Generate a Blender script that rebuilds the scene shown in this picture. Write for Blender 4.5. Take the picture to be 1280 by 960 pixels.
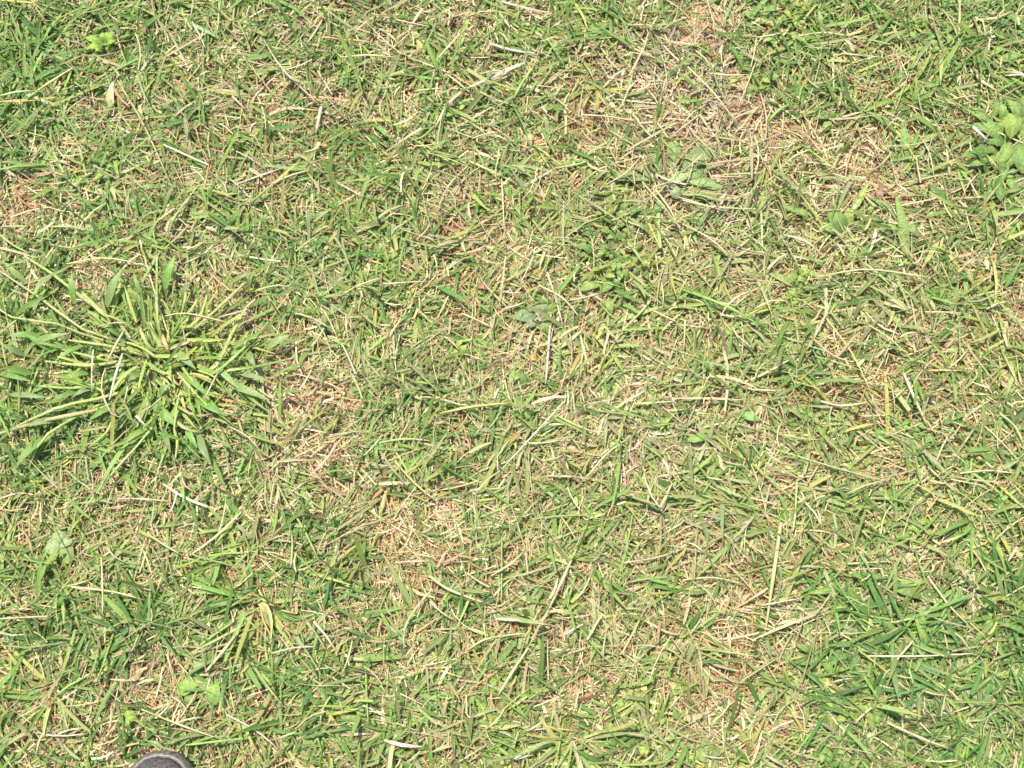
import bpy, math
import numpy as np
from mathutils import Vector, Matrix

R = math.radians
rng = np.random.default_rng(20240611)
scene = bpy.context.scene
for o in list(bpy.data.objects):
    bpy.data.objects.remove(o)

# ------------------------------------------------------------------ camera
TILT = R(12.0)          # camera held over the lawn, tipped a little forward
DIST = 1.35             # lens to lawn along the axis
SPAN = 1.088            # metres of lawn across the frame
LENS = 36.0 * DIST / SPAN
cam_d = bpy.data.cameras.new('camera')
cam = bpy.data.objects.new('camera', cam_d)
scene.collection.objects.link(cam)
CAM = np.array([0.0, -DIST * math.sin(TILT), DIST * math.cos(TILT)])
cam.location = CAM
cam.rotation_euler = (TILT, 0, 0)
cam_d.lens = LENS
cam_d.sensor_width = 36.0
cam_d.clip_start = 0.01
cam_d.clip_end = 500
scene.camera = cam

# ------------------------------------------------------------------ sky, sun, exposure
SUN_EL, SUN_AZ = 68.0, 125.0      # azimuth counted from +x towards +y
w = bpy.data.worlds.new('World')
scene.world = w
w.use_nodes = True
nt = w.node_tree
sky = nt.nodes.new('ShaderNodeTexSky')
sky.sky_type = 'NISHITA'
sky.sun_disc = False
sky.sun_elevation = R(SUN_EL)
sky.sun_rotation = R(90.0 - SUN_AZ)
nt.links.new(sky.outputs[0], nt.nodes['Background'].inputs[0])
nt.nodes['Background'].inputs[1].default_value = 0.13
sd = bpy.data.lights.new('sun', 'SUN')
sd.energy = 4.3
sd.angle = R(0.53)
sd.color = (1.0, 0.945, 0.84)
sun = bpy.data.objects.new('sun', sd)
scene.collection.objects.link(sun)
sv = Vector((math.cos(R(SUN_EL)) * math.cos(R(SUN_AZ)), math.cos(R(SUN_EL)) * math.sin(R(SUN_AZ)), math.sin(R(SUN_EL))))
sun.location = sv * 5
sun.rotation_euler = sv.to_track_quat('Z', 'Y').to_euler()
vs = scene.view_settings
vs.view_transform = 'Standard'
vs.look = 'None'
vs.exposure = 1.0
vs.gamma = 1.0
vs.use_curve_mapping = False

# ------------------------------------------------------------------ helpers
C = scene.collection

def value_noise(x, y, scale, seed, octs=2):
    r = np.random.default_rng(seed)
    out = np.zeros(np.shape(x)); amp = 1.0; tot = 0
    for k in range(octs):
        g = r.random((64, 64))
        u = np.asarray(x) / scale + 31.7; v = np.asarray(y) / scale + 17.3
        iu = np.floor(u).astype(int); iv = np.floor(v).astype(int)
        fu = u - iu; fv = v - iv
        fu = fu * fu * (3 - 2 * fu); fv = fv * fv * (3 - 2 * fv)
        a = g[iu % 64, iv % 64]; b = g[(iu + 1) % 64, iv % 64]
        c = g[iu % 64, (iv + 1) % 64]; d = g[(iu + 1) % 64, (iv + 1) % 64]
        out = out + amp * ((a * (1 - fu) + b * fu) * (1 - fv) + (c * (1 - fu) + d * fu) * fv)
        tot += amp; amp *= 0.5; scale *= 0.5
    return out / tot

def ground_h(x, y):
    return 0.014 * (value_noise(x, y, 0.23, 5, 2) - 0.5) + 0.004 * (value_noise(x, y, 0.05, 6, 2) - 0.5)

CT, ST = math.cos(TILT), math.sin(TILT)

def P(px, py, z=0.0):
    """place on the lawn (at height z above the soil) that a spot of the photograph shows"""
    x = (px - 640) / 1280 * 36.0 / LENS
    y = -(py - 480) / 1280 * 36.0 / LENS
    d = np.array([x, y * CT + ST, y * ST - CT])
    zz = z
    for _ in range(3):
        t = (zz - CAM[2]) / d[2]
        p = CAM + d * t
        zz = z + float(ground_h(p[0], p[1]))
    return np.array([p[0], p[1], zz])

def PIX(x, y):
    """inverse of P for points on the lawn (vectorised)"""
    rx = x - CAM[0]; ry = y - CAM[1]; rz = -CAM[2]
    yc = ry * CT + rz * ST
    zc = -ry * ST + rz * CT
    k = 1280 * LENS / 36.0
    return 640 + k * rx / (-zc), 480 - k * yc / (-zc)

MM = SPAN / 1280.0      # metres per pixel of the photograph

def tag(o, label, cat, group=None):
    o['label'] = label; o['category'] = cat
    if group: o['group'] = group
    return o

def empty(name, loc):
    o = bpy.data.objects.new(name, None)
    o.empty_display_size = 0.01
    o.location = loc
    C.objects.link(o)
    return o

def mesh_np(name, V, faces3=None, faces4=None, col=None, smooth=True):
    me = bpy.data.meshes.new(name)
    V = np.asarray(V, dtype=np.float32).reshape(-1, 3)
    me.vertices.add(len(V))
    me.vertices.foreach_set('co', V.ravel())
    loops = []; starts = []; totals = []; n = 0
    if faces4 is not None and len(faces4):
        f = np.asarray(faces4, dtype=np.int32).reshape(-1, 4)
        loops.append(f.ravel()); starts.append(np.arange(len(f)) * 4 + n); totals.append(np.full(len(f), 4)); n += f.size
    if faces3 is not None and len(faces3):
        f = np.asarray(faces3, dtype=np.int32).reshape(-1, 3)
        loops.append(f.ravel()); starts.append(np.arange(len(f)) * 3 + n); totals.append(np.full(len(f), 3)); n += f.size
    loops = np.concatenate(loops).astype(np.int32); starts = np.concatenate(starts).astype(np.int32)
    totals = np.concatenate(totals).astype(np.int32)
    me.loops.add(len(loops)); me.loops.foreach_set('vertex_index', loops)
    me.polygons.add(len(starts)); me.polygons.foreach_set('loop_start', starts); me.polygons.foreach_set('loop_total', totals)
    if smooth: me.polygons.foreach_set('use_smooth', np.ones(len(starts), dtype=bool))
    if col is not None:
        a = me.color_attributes.new('Col', 'FLOAT_COLOR', 'POINT')
        c = np.ones((len(V), 4), dtype=np.float32); c[:, :3] = np.asarray(col).reshape(-1, 3)
        a.data.foreach_set('color', c.ravel())
    me.update(calc_edges=True)
    return me

def add(name, me, mat, parent=None, loc=(0, 0, 0)):
    o = bpy.data.objects.new(name, me)
    if not me.materials: me.materials.append(mat)
    o.location = loc
    o.parent = parent
    C.objects.link(o)
    return o

# ------------------------------------------------------------------ materials
def base_mat(name):
    m = bpy.data.materials.new(name); m.use_nodes = True
    n = m.node_tree.nodes; l = m.node_tree.links
    return m, n, l, n['Principled BSDF'], n['Material Output']

def plant_mat(name, rough, spec, trans, streak_scale, streak_amt, tint=(1.0, 1.0, 1.0)):
    m, n, l, b, out = base_mat(name)
    at = n.new('ShaderNodeAttribute'); at.attribute_name = 'Col'
    oi = n.new('ShaderNodeObjectInfo')
    mu = n.new('ShaderNodeMix'); mu.data_type = 'RGBA'; mu.blend_type = 'MULTIPLY'; mu.inputs[0].default_value = 1
    l.new(at.outputs['Color'], mu.inputs[6]); l.new(oi.outputs['Color'], mu.inputs[7])
    tc = n.new('ShaderNodeNewGeometry')
    no = n.new('ShaderNodeTexNoise'); no.inputs['Scale'].default_value = streak_scale; no.inputs['Detail'].default_value = 3
    l.new(tc.outputs['Position'], no.inputs['Vector'])
    mr = n.new('ShaderNodeMapRange'); mr.inputs[1].default_value = 0.3; mr.inputs[2].default_value = 0.7
    mr.inputs[3].default_value = 1 - streak_amt; mr.inputs[4].default_value = 1 + streak_amt
    l.new(no.outputs[0], mr.inputs[0])
    hs = n.new('ShaderNodeHueSaturation')
    l.new(mr.outputs[0], hs.inputs['Value']); l.new(mu.outputs[2], hs.inputs['Color'])
    l.new(hs.outputs[0], b.inputs['Base Color'])
    b.inputs['Roughness'].default_value = rough
    b.inputs['Specular IOR Level'].default_value = spec
    if trans > 0:
        tr = n.new('ShaderNodeBsdfTranslucent')
        tm = n.new('ShaderNodeMix'); tm.data_type = 'RGBA'; tm.blend_type = 'MULTIPLY'; tm.inputs[0].default_value = 1
        tm.inputs[7].default_value = (*tint, 1)
        l.new(hs.outputs[0], tm.inputs[6]); l.new(tm.outputs[2], tr.inputs[0])
        mx = n.new('ShaderNodeMixShader'); mx.inputs[0].default_value = trans
        l.new(b.outputs[0], mx.inputs[1]); l.new(tr.outputs[0], mx.inputs[2]); l.new(mx.outputs[0], out.inputs[0])
    return m

M_GRASS = plant_mat('grass_blade', 0.5, 0.35, 0.42, 400, 0.16, (1.25, 1.15, 0.6))
M_STRAW = plant_mat('dry_straw', 0.6, 0.25, 0.18, 500, 0.2)
M_STALK = plant_mat('straw_stalk', 0.62, 0.18, 0.0, 900, 0.26)
M_LEAF = plant_mat('weed_leaf', 0.62, 0.25, 0.28, 420, 0.3, (1.25, 1.15, 0.6))

def soil_mat():
    m, n, l, b, out = base_mat('soil')
    g = n.new('ShaderNodeNewGeometry')
    n1 = n.new('ShaderNodeTexNoise'); n1.inputs['Scale'].default_value = 28; n1.inputs['Detail'].default_value = 8
    n2 = n.new('ShaderNodeTexNoise'); n2.inputs['Scale'].default_value = 420; n2.inputs['Detail'].default_value = 4
    n3 = n.new('ShaderNodeTexNoise'); n3.inputs['Scale'].default_value = 5; n3.inputs['Detail'].default_value = 9
    for q in (n1, n2, n3): l.new(g.outputs['Position'], q.inputs['Vector'])
    r1 = n.new('ShaderNodeValToRGB')
    r1.color_ramp.elements[0].position = 0.3; r1.color_ramp.elements[0].color = (0.25, 0.145, 0.08, 1)
    r1.color_ramp.elements[1].position = 0.72; r1.color_ramp.elements[1].color = (0.45, 0.31, 0.19, 1)
    l.new(n1.outputs[0], r1.inputs[0])
    e2 = r1.color_ramp.elements.new(0.5); e2.color = (0.43, 0.22, 0.135, 1)
    mx = n.new('ShaderNodeMix'); mx.data_type = 'RGBA'; mx.blend_type = 'OVERLAY'; mx.inputs[0].default_value = 0.55
    l.new(r1.outputs[0], mx.inputs[6]); l.new(n2.outputs[0], mx.inputs[7])
    # beyond the built turf: grass too far off to tell blades apart
    r3 = n.new('ShaderNodeValToRGB')
    r3.color_ramp.elements[0].position = 0.36; r3.color_ramp.elements[0].color = (0.09, 0.14, 0.04, 1)
    r3.color_ramp.elements[1].position = 0.66; r3.color_ramp.elements[1].color = (0.3, 0.27, 0.14, 1)
    l.new(n3.outputs[0], r3.inputs[0])
    ln = n.new('ShaderNodeVectorMath'); ln.operation = 'LENGTH'; l.new(g.outputs['Position'], ln.inputs[0])
    mr = n.new('ShaderNodeMapRange'); mr.inputs[1].default_value = 1.3; mr.inputs[2].default_value = 2.2
    l.new(ln.outputs['Value'], mr.inputs[0])
    m2 = n.new('ShaderNodeMix'); m2.data_type = 'RGBA'
    l.new(mr.outputs[0], m2.inputs[0]); l.new(mx.outputs[2], m2.inputs[6]); l.new(r3.outputs[0], m2.inputs[7])
    l.new(m2.outputs[2], b.inputs['Base Color'])
    b.inputs['Roughness'].default_value = 0.95; b.inputs['Specular IOR Level'].default_value = 0.15
    bp = n.new('ShaderNodeBump'); bp.inputs['Strength'].default_value = 0.7; bp.inputs['Distance'].default_value = 0.002
    l.new(n2.outputs[0], bp.inputs['Height']); l.new(bp.outputs[0], b.inputs['Normal'])
    return m
M_SOIL = soil_mat()

def plain_mat(name, col, rough, spec, noise_scale, amt, bump=0.0, bump_d=0.0004):
    m, n, l, b, out = base_mat(name)
    g = n.new('ShaderNodeTexCoord')
    no = n.new('ShaderNodeTexNoise'); no.inputs['Scale'].default_value = noise_scale; no.inputs['Detail'].default_value = 5
    l.new(g.outputs['Object'], no.inputs['Vector'])
    r = n.new('ShaderNodeValToRGB')
    r.color_ramp.elements[0].position = 0.3; r.color_ramp.elements[1].position = 0.7
    r.color_ramp.elements[0].color = (*[c * (1 - amt) for c in col], 1)
    r.color_ramp.elements[1].color = (*[c * (1 + amt) for c in col], 1)
    l.new(no.outputs[0], r.inputs[0]); l.new(r.outputs[0], b.inputs['Base Color'])
    b.inputs['Roughness'].default_value = rough; b.inputs['Specular IOR Level'].default_value = spec
    if bump:
        bp = n.new('ShaderNodeBump'); bp.inputs['Strength'].default_value = bump; bp.inputs['Distance'].default_value = bump_d
        l.new(no.outputs[0], bp.inputs['Height']); l.new(bp.outputs[0], b.inputs['Normal'])
    return m

# ------------------------------------------------------------------ ground sheet
def build_ground():
    near = np.linspace(-2.0, 2.0, 201)
    far = np.array([2.4, 3, 4, 6, 9, 14, 22, 35, 60, 100, 150.])
    ax = np.concatenate([-far[::-1], near, far])
    X, Y = np.meshgrid(ax, ax, indexing='ij')
    Z = ground_h(X, Y)
    n = len(ax)
    i = np.arange(n * n).reshape(n, n)
    f = np.stack([i[:-1, :-1], i[1:, :-1], i[1:, 1:], i[:-1, 1:]], -1).reshape(-1, 4)
    o = add('ground', mesh_np('ground', np.stack([X, Y, Z], -1), faces4=f), M_SOIL)
    o['kind'] = 'structure'
build_ground()

# ------------------------------------------------------------------ what grows where (per 80 px of the photograph)
GREEN = np.array([
    [8, 8, 7, 7, 7, 5, 5, 5, 5, 6, 3, 5, 8, 7, 8, 7],
    [9, 3, 5, 4, 4, 5, 5, 6, 6, 3, 1, 2, 5, 4, 5, 7],
    [7, 5, 4, 5, 5, 6, 6, 5, 6, 5, 3, 2, 4, 4, 4, 7],
    [4, 6, 6, 7, 6, 7, 6, 4, 5, 6, 5, 4, 4, 5, 6, 5],
    [7, 5, 6, 5, 7, 6, 5, 4, 5, 6, 5, 4, 5, 6, 6, 5],
    [8, 8, 8, 6, 2, 5, 6, 5, 4, 5, 5, 6, 5, 5, 5, 5],
    [7, 7, 7, 4, 4, 6, 7, 5, 5, 6, 5, 6, 5, 5, 5, 6],
    [6, 5, 5, 5, 4, 6, 6, 5, 6, 6, 5, 6, 5, 5, 6, 7],
    [7, 5, 4, 6, 6, 5, 3, 4, 6, 6, 4, 4, 6, 5, 6, 6],
    [7, 7, 7, 6, 5, 6, 5, 5, 6, 4, 4, 3, 6, 9, 8, 8],
    [7, 5, 3, 6, 6, 6, 7, 6, 5, 4, 4, 3, 7, 9, 6, 9],
    [6, 4, 3, 5, 5, 6, 6, 7, 7, 7, 6, 5, 7, 8, 6, 8]], dtype=float) / 9.0
# how fresh the green is (0 olive and greyish, 1 fresh green)
FRESH = np.array([
    [.9, .8, .6, .5, .5, .5, .7, .8],
    [.8, .6, .6, .4, .2, .15, .25, .5],
    [.75, .65, .6, .35, .15, .1, .25, .4],
    [.85, .75, .6, .4, .2, .2, .25, .4],
    [.75, .75, .65, .45, .3, .25, .45, .7],
    [.8, .75, .75, .6, .55, .4, .8, .95]])

def sample_grid(G, x, y):
    px, py = PIX(x, y)
    h, w_ = G.shape
    u = np.clip(px / 1280 * w_ - 0.5, 0, w_ - 1.001); v = np.clip(py / 960 * h - 0.5, 0, h - 1.001)
    iu = u.astype(int); iv = v.astype(int); fu = u - iu; fv = v - iv
    return (G[iv, iu] * (1 - fu) + G[iv, iu + 1] * fu) * (1 - fv) + (G[iv + 1, iu] * (1 - fu) + G[iv + 1, iu + 1] * fu) * fv

def greenness(x, y):
    g = 0.57 + 1.22 * (sample_grid(GREEN, x, y) - 0.56)
    n = value_noise(x, y, 0.055, 11, 2)
    return np.clip(g + (n - 0.5) * 0.75, 0.02, 1.0)

XR, YR0, YR1 = 1.75, -1.55, 1.65
CX, CY0, CY1 = 0.70, -0.54, 0.62

BARE = [(300, 877, 15), (272, 899, 12), (103, 933, 14), (58, 942, 16), (27, 247, 15), (258, 945, 13), (128, 112, 14), (335, 395, 16), (520, 950, 18), (563, 292, 16), (545, 540, 13),
        (1268, 715, 14), (172, 60, 15), (598, 358, 12), (232, 690, 12), (500, 610, 10), (950, 610, 10), (925, 840, 14), (390, 165, 12), (235, 195, 14), (1200, 860, 10), (140, 160, 12)]
def bare(x, y):
    px, py = PIX(x, y); m = np.zeros(np.shape(x))
    for a, b, r in BARE: m = np.maximum(m, np.exp(-((px - a) ** 2 + (py - b) ** 2) / (r * r)))
    return m

# where the dead leaves have rotted to rust brown, and where they have bleached grey
RED_LITTER = [(560, 300, 42), (545, 540, 40), (560, 690, 48), (490, 605, 34), (330, 745, 36), (240, 195, 38), (130, 120, 40), (300, 880, 40), (910, 830, 40), (1015, 500, 36), (50, 940, 46), (30, 245, 34), (520, 945, 36), (270, 930, 34), (380, 150, 34), (740, 150, 44), (640, 800, 34), (600, 360, 34), (350, 400, 40)]
GREY_LITTER = [(860, 110, 90), (1200, 850, 70), (900, 270, 70), (840, 560, 80), (1190, 740, 60)]

def scatter(n_per_m2, keep_fn, outer=0.28):
    A = 2 * XR * (YR1 - YR0)
    n = int(n_per_m2 * A)
    x = rng.uniform(-XR, XR, n); y = rng.uniform(YR0, YR1, n)
    core = (np.abs(x) < CX) & (y > CY0) & (y < CY1)
    k = rng.random(n) < keep_fn(x, y) * (1 - 0.7 * bare(x, y)) * np.where(core, 1.0, outer)
    return x[k], y[k], core[k]

def ribbons(x, y, z, az, pitch, L, W, bend, swerve, roll, fold, nseg, prof, wide):
    """many blades at once. returns vertices (N, nseg+1, wide, 3)"""
    N = len(x)
    V = np.zeros((N, nseg + 1, wide, 3), dtype=np.float32)
    pos = np.stack([x, y, z], 1)
    for k in range(nseg + 1):
        t = k / nseg
        a = az + swerve * t; p = pitch + bend * t
        tan = np.stack([np.cos(p) * np.cos(a), np.cos(p) * np.sin(a), np.sin(p)], 1)
        s = np.stack([-np.sin(a), np.cos(a), np.zeros(N)], 1)
        up = np.cross(tan, s)
        rr = roll + 0.0 * t
        side = s * np.cos(rr)[:, None] + up * np.sin(rr)[:, None]
        nrm = np.cross(tan, side)
        if k > 0:
            pm = pitch + bend * (t - 0.5 / nseg); am = az + swerve * (t - 0.5 / nseg)
            step = np.stack([np.cos(pm) * np.cos(am), np.cos(pm) * np.sin(am), np.sin(pm)], 1)
            pos = pos + step * (L / nseg)[:, None]
            g = ground_h(pos[:, 0], pos[:, 1]) + 0.0012
            pos[:, 2] = np.maximum(pos[:, 2], g + 0.0015 * (np.arange(N) % 7) / 7)
        hw = (W * 0.5 * prof[:, k])[:, None]
        if wide == 2:
            V[:, k, 0] = pos - side * hw; V[:, k, 1] = pos + side * hw
        else:
            V[:, k, 0] = pos - side * hw + nrm * hw * fold[:, None]
            V[:, k, 1] = pos
            V[:, k, 2] = pos + side * hw + nrm * hw * fold[:, None]
    return V

def ribbon_faces(N, nseg, wide):
    i = np.arange(N * (nseg + 1) * wide).reshape(N, nseg + 1, wide)
    return np.stack([i[:, :-1, :-1], i[:, 1:, :-1], i[:, 1:, 1:], i[:, :-1, 1:]], -1).reshape(-1, 4)

def pick(pal, wts, n, jit=0.12):
    pal = np.array(pal); wts = np.array(wts, dtype=float)
    if wts.ndim == 1:
        i = rng.choice(len(pal), n, p=wts / wts.sum())
    else:
        cum = np.cumsum(wts / wts.sum(1, keepdims=True), 1)
        i = (rng.random(n)[:, None] > cum).sum(1).clip(0, len(pal) - 1)
    c = pal[i]
    return c * (1 + rng.normal(0, jit, (n, 1))) * (1 + rng.normal(0, jit * 0.35, (n, 3)))

GREENS = [(0.112, 0.212, 0.054), (0.182, 0.292, 0.074), (0.258, 0.358, 0.092), (0.268, 0.312, 0.115), (0.39, 0.395, 0.118), (0.365, 0.375, 0.195)]
STRAWS = [(0.52, 0.395, 0.205), (0.60, 0.49, 0.295), (0.475, 0.325, 0.18), (0.37, 0.235, 0.12), (0.225, 0.138, 0.07), (0.43, 0.385, 0.185), (0.47, 0.265, 0.105)]

# ------------------------------------------------------------------ stuff: dry thatch
def build_thatch():
    def keep(x, y): return np.clip(0.95 - 0.45 * greenness(x, y), 0, 1) * (0.55 + 0.9 * (value_noise(x, y, 0.09, 21, 2) > 0.33))
    x, y, core = scatter(66000, keep, 0.2)
    N = len(x)
    lay = rng.random(N)
    z = ground_h(x, y) + 0.001 + 0.010 * lay + np.where(rng.random(N) < 0.05, rng.uniform(0.004, 0.014, N), 0)
    fld = value_noise(x, y, 0.12, 33, 1) * 4 * math.pi
    az = np.where(rng.random(N) < 0.45, fld + rng.normal(0, 0.5, N), rng.uniform(0, 2 * math.pi, N))
    L = np.clip(rng.lognormal(math.log(0.018), 0.55, N), 0.005, 0.055) * np.where(core, 1, 1.4)
    W = np.clip(rng.lognormal(math.log(0.0011), 0.5, N), 0.0005, 0.0036) * np.where(core, 1, 1.4)
    prof = np.stack([rng.uniform(0.5, 1, N), np.ones(N), rng.uniform(0.75, 1, N), rng.uniform(0.2, 0.8, N)], 1)
    V = ribbons(x, y, z, az, rng.normal(0.02, 0.16, N), L, W, rng.normal(0, 0.25, N), rng.normal(0, 0.5, N), rng.normal(0, 0.5, N), np.zeros(N), 3, prof, 2)
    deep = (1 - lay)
    px, py = PIX(x, y); red = np.zeros(N); grey = np.zeros(N)
    for a, b, r in RED_LITTER: red = np.maximum(red, np.exp(-((px - a) ** 2 + (py - b) ** 2) / (r * r)))
    for a, b, r in GREY_LITTER: grey = np.maximum(grey, np.exp(-((px - a) ** 2 + (py - b) ** 2) / (r * r)))
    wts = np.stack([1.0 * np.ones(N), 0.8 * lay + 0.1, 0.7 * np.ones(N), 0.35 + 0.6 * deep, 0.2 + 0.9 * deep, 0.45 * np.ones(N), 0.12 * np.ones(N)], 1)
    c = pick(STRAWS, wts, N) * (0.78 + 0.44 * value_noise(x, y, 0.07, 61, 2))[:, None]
    gy = np.clip(value_noise(x, y, 0.3, 62, 1) * 1.6 - 0.4, 0, 1)[:, None] * 0.35
    c = c * (1 - gy) + c.mean(1, keepdims=True) * np.array([1.15, 1.02, 0.72]) * gy
    sel = rng.random(N) < 0.6 * red
    c[sel] = pick([(0.40, 0.215, 0.105), (0.30, 0.155, 0.08), (0.46, 0.27, 0.14)], [1, .8, .6], int(sel.sum()))
    c = c * (1 - .5 * grey[:, None]) + c.mean(1, keepdims=True) * np.array([1.18, 1.02, .8]) * .5 * grey[:, None]
    col = np.repeat(c[:, None, :], 8, 1)
    o = add('dry_thatch', mesh_np('dry_thatch', V, faces4=ribbon_faces(N, 3, 2), col=np.clip(col, 0.01, 0.85)), M_STRAW)
    o['kind'] = 'stuff'
    tag(o, 'dense mat of short dry tan straw litter lying between the grass', 'straw')
    return N

# ------------------------------------------------------------------ stuff: mown grass
def build_grass():
    def keep(x, y): return greenness(x, y) ** 1.45
    sx, sy, score = scatter(11800, keep, 0.2)
    n = rng.integers(4, 9, len(sx))
    idx = np.repeat(np.arange(len(sx)), n)
    N = len(idx)
    core = score[idx]
    hf = value_noise(sx, sy, 0.10, 44, 1) * 4 * math.pi
    head = np.where(rng.random(len(sx)) < 0.4, hf + rng.normal(0, .4, len(sx)), rng.uniform(0, 2 * math.pi, len(sx))); spread = rng.uniform(0.5, 3.1, len(sx))
    az = head[idx] + rng.uniform(-1, 1, N) * spread[idx]
    x = sx[idx] + rng.normal(0, 0.0026, N); y = sy[idx] + rng.normal(0, 0.0026, N)
    z = ground_h(x, y) + rng.uniform(0.001, 0.009, N)
    pitch = np.clip(rng.normal(0.27, 0.24, N), -0.05, 1.1)
    L = np.clip(rng.lognormal(math.log(0.030), 0.42, N), 0.009, 0.075) * np.where(core, 1, 1.4)
    W = np.clip(rng.lognormal(math.log(0.0024), 0.42, N), 0.0009, 0.0056) * np.where(core, 1, 1.4)
    tip = np.where(rng.random(N) < 0.28, rng.uniform(0.45, 0.85, N), rng.uniform(0.05, 0.25, N))
    prof = np.stack([rng.uniform(0.55, 0.8, N), np.ones(N), rng.uniform(0.8, 0.95, N), tip], 1)
    V = ribbons(x, y, z, az, pitch, L, W, rng.normal(-0.45, 0.35, N), rng.normal(0, 0.24, N), rng.normal(0, 0.42, N), rng.uniform(0.05, 0.5, N), 3, prof, 3)
    fr = np.clip(sample_grid(FRESH, x, y) + rng.normal(0, 0.12, len(sx))[idx], 0, 1)
    wts = np.stack([0.08 + 1.1 * fr ** 1.5, 0.3 + 1.2 * fr, 0.75 * np.ones(N), 0.15 + 1.2 * (1 - fr), 0.3 * np.ones(N), 0.08 + 0.6 * (1 - fr)], 1)
    c = pick(GREENS, wts, N, 0.14)
    straw = pick(STRAWS, [1, 1, .5, .3, 0, 1, .3], N)
    # dry, bleached tips and bases where the mower cut
    k = rng.random(N)
    tipmix = np.where(k < 0.18, rng.uniform(0.4, 1, N), 0.0)
    basemix = np.where(rng.random(N) < 0.35, rng.uniform(0.2, 0.6, N), 0.0)
    col = np.repeat(c[:, None, :], 4, 1)
    col[:, 3] = col[:, 3] * (1 - tipmix[:, None]) + straw * tipmix[:, None]
    col[:, 0] = col[:, 0] * (1 - basemix[:, None]) + straw * basemix[:, None]
    col = np.repeat(col[:, :, None, :], 3, 2)
    col[:, :, 1] *= 1.1
    o = add('mown_grass', mesh_np('mown_grass', V, faces4=ribbon_faces(N, 3, 3), col=np.clip(col, 0.01, 0.85)), M_GRASS)
    o['kind'] = 'stuff'
    tag(o, 'short mown green grass blades covering the lawn', 'grass')
    return N

# ------------------------------------------------------------------ stuff: thin half-dry blades matted over the turf
def build_wisps():
    x, y, core = scatter(11000, lambda x, y: 0.55 + 0.5 * value_noise(x, y, 0.12, 71, 2), 0.16)
    N = len(x)
    z = ground_h(x, y) + rng.uniform(0.004, 0.016, N)
    fld = value_noise(x, y, 0.12, 33, 1) * 4 * math.pi
    az = np.where(rng.random(N) < 0.4, fld + rng.normal(0, 0.5, N), rng.uniform(0, 2 * math.pi, N))
    L = np.clip(rng.lognormal(math.log(0.034), 0.4, N), 0.012, 0.085); W = np.clip(rng.lognormal(math.log(0.0012), 0.35, N), 0.0006, 0.0026) * np.where(core, 1, 1.4)
    prof = np.stack([rng.uniform(0.5, .9, N), np.ones(N), rng.uniform(0.75, 1, N), rng.uniform(0.1, 0.5, N)], 1)
    V = ribbons(x, y, z, az, rng.normal(0.1, 0.12, N), L, W, rng.normal(-0.2, 0.2, N), rng.normal(0, 0.5, N), rng.normal(0, 0.4, N), np.zeros(N), 3, prof, 2)
    fr = np.clip(sample_grid(FRESH, x, y), 0, 1)
    o1 = np.ones(N)
    c = pick([(0.36, 0.375, 0.17), (0.46, 0.41, 0.225), (0.25, 0.335, 0.115), (0.52, 0.41, 0.235), (0.185, 0.285, 0.08)], np.stack([o1, o1, .6 + fr, .8 * o1, .2 + fr], 1), N)
    c2 = pick(STRAWS, [1, 1, .4, .2, 0, 1, .2], N); k = np.where(rng.random(N) < .5, rng.uniform(0, .9, N), 0)[:, None]
    col = np.stack([c * (1 - k) + c2 * k, c, c, c * (1 - .5 * k) + c2 * .5 * k], 1)
    col = np.repeat(col[:, :, None, :], 2, 2)
    o = add('matted_grass', mesh_np('matted_grass', V, faces4=ribbon_faces(N, 3, 2), col=np.clip(col, 0.01, 0.85)), M_GRASS)
    o['kind'] = 'stuff'
    tag(o, 'thin half-dry pale olive blades matted loosely over the lawn', 'grass')

n1 = build_thatch()
build_wisps()
n2 = build_grass()

# ------------------------------------------------------------------ landmarks that labels can refer to
LANDMARKS = [
    ('the coarse clump', 205, 455), ('the hairy rosette', 838, 228), ('the two-leaved weed', 264, 850),
    ('the leafy weed', 1255, 175), ('the shoe', 203, 945), ('the bleached husk', 141, 122),
    ('the pinkish-straw patch', 850, 100), ('the trailing weed', 765, 300), ('the fine tuft', 338, 592),
    ('the rusty-centred tuft', 325, 750), ('the downy weed', 690, 395), ('the drooping tuft', 715, 925),
    ('the leaf pair', 1045, 282), ('the dark tuft', 1105, 790), ('the lobed weed', 124, 52),
    ('the tall blades', 1125, 290), ('the clover-like weed', 1075, 885), ('the feathery tuft', 512, 478),
    ('the bright seedling', 1122, 530), ('the yellowish weed', 972, 30)]

def near(px, py):
    d = [(math.hypot(px - a, py - b), n) for n, a, b in LANDMARKS]
    d.sort()
    r, n = d[0]
    if r < 70: return 'close beside ' + n
    return 'between %s and %s' % (n, d[1][1])

STALK_COL = {'white': (0.54, 0.475, 0.34), 'straw': (0.46, 0.375, 0.215), 'tan': (0.43, 0.31, 0.18), 'pink': (0.50, 0.36, 0.27), 'orange': (0.46, 0.27, 0.10),
             'brown': (0.28, 0.17, 0.09), 'yellow': (0.46, 0.40, 0.14), 'pale_green': (0.37, 0.40, 0.17), 'green': (0.22, 0.34, 0.085), 'olive': (0.30, 0.31, 0.13)}
COLWORD = {'white': 'bleached white', 'straw': 'buff', 'tan': 'tan', 'pink': 'pinkish', 'orange': 'orange-brown', 'brown': 'brown', 'yellow': 'yellowish',
           'pale_green': 'pale green', 'green': 'bright green', 'olive': 'olive green'}

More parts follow.
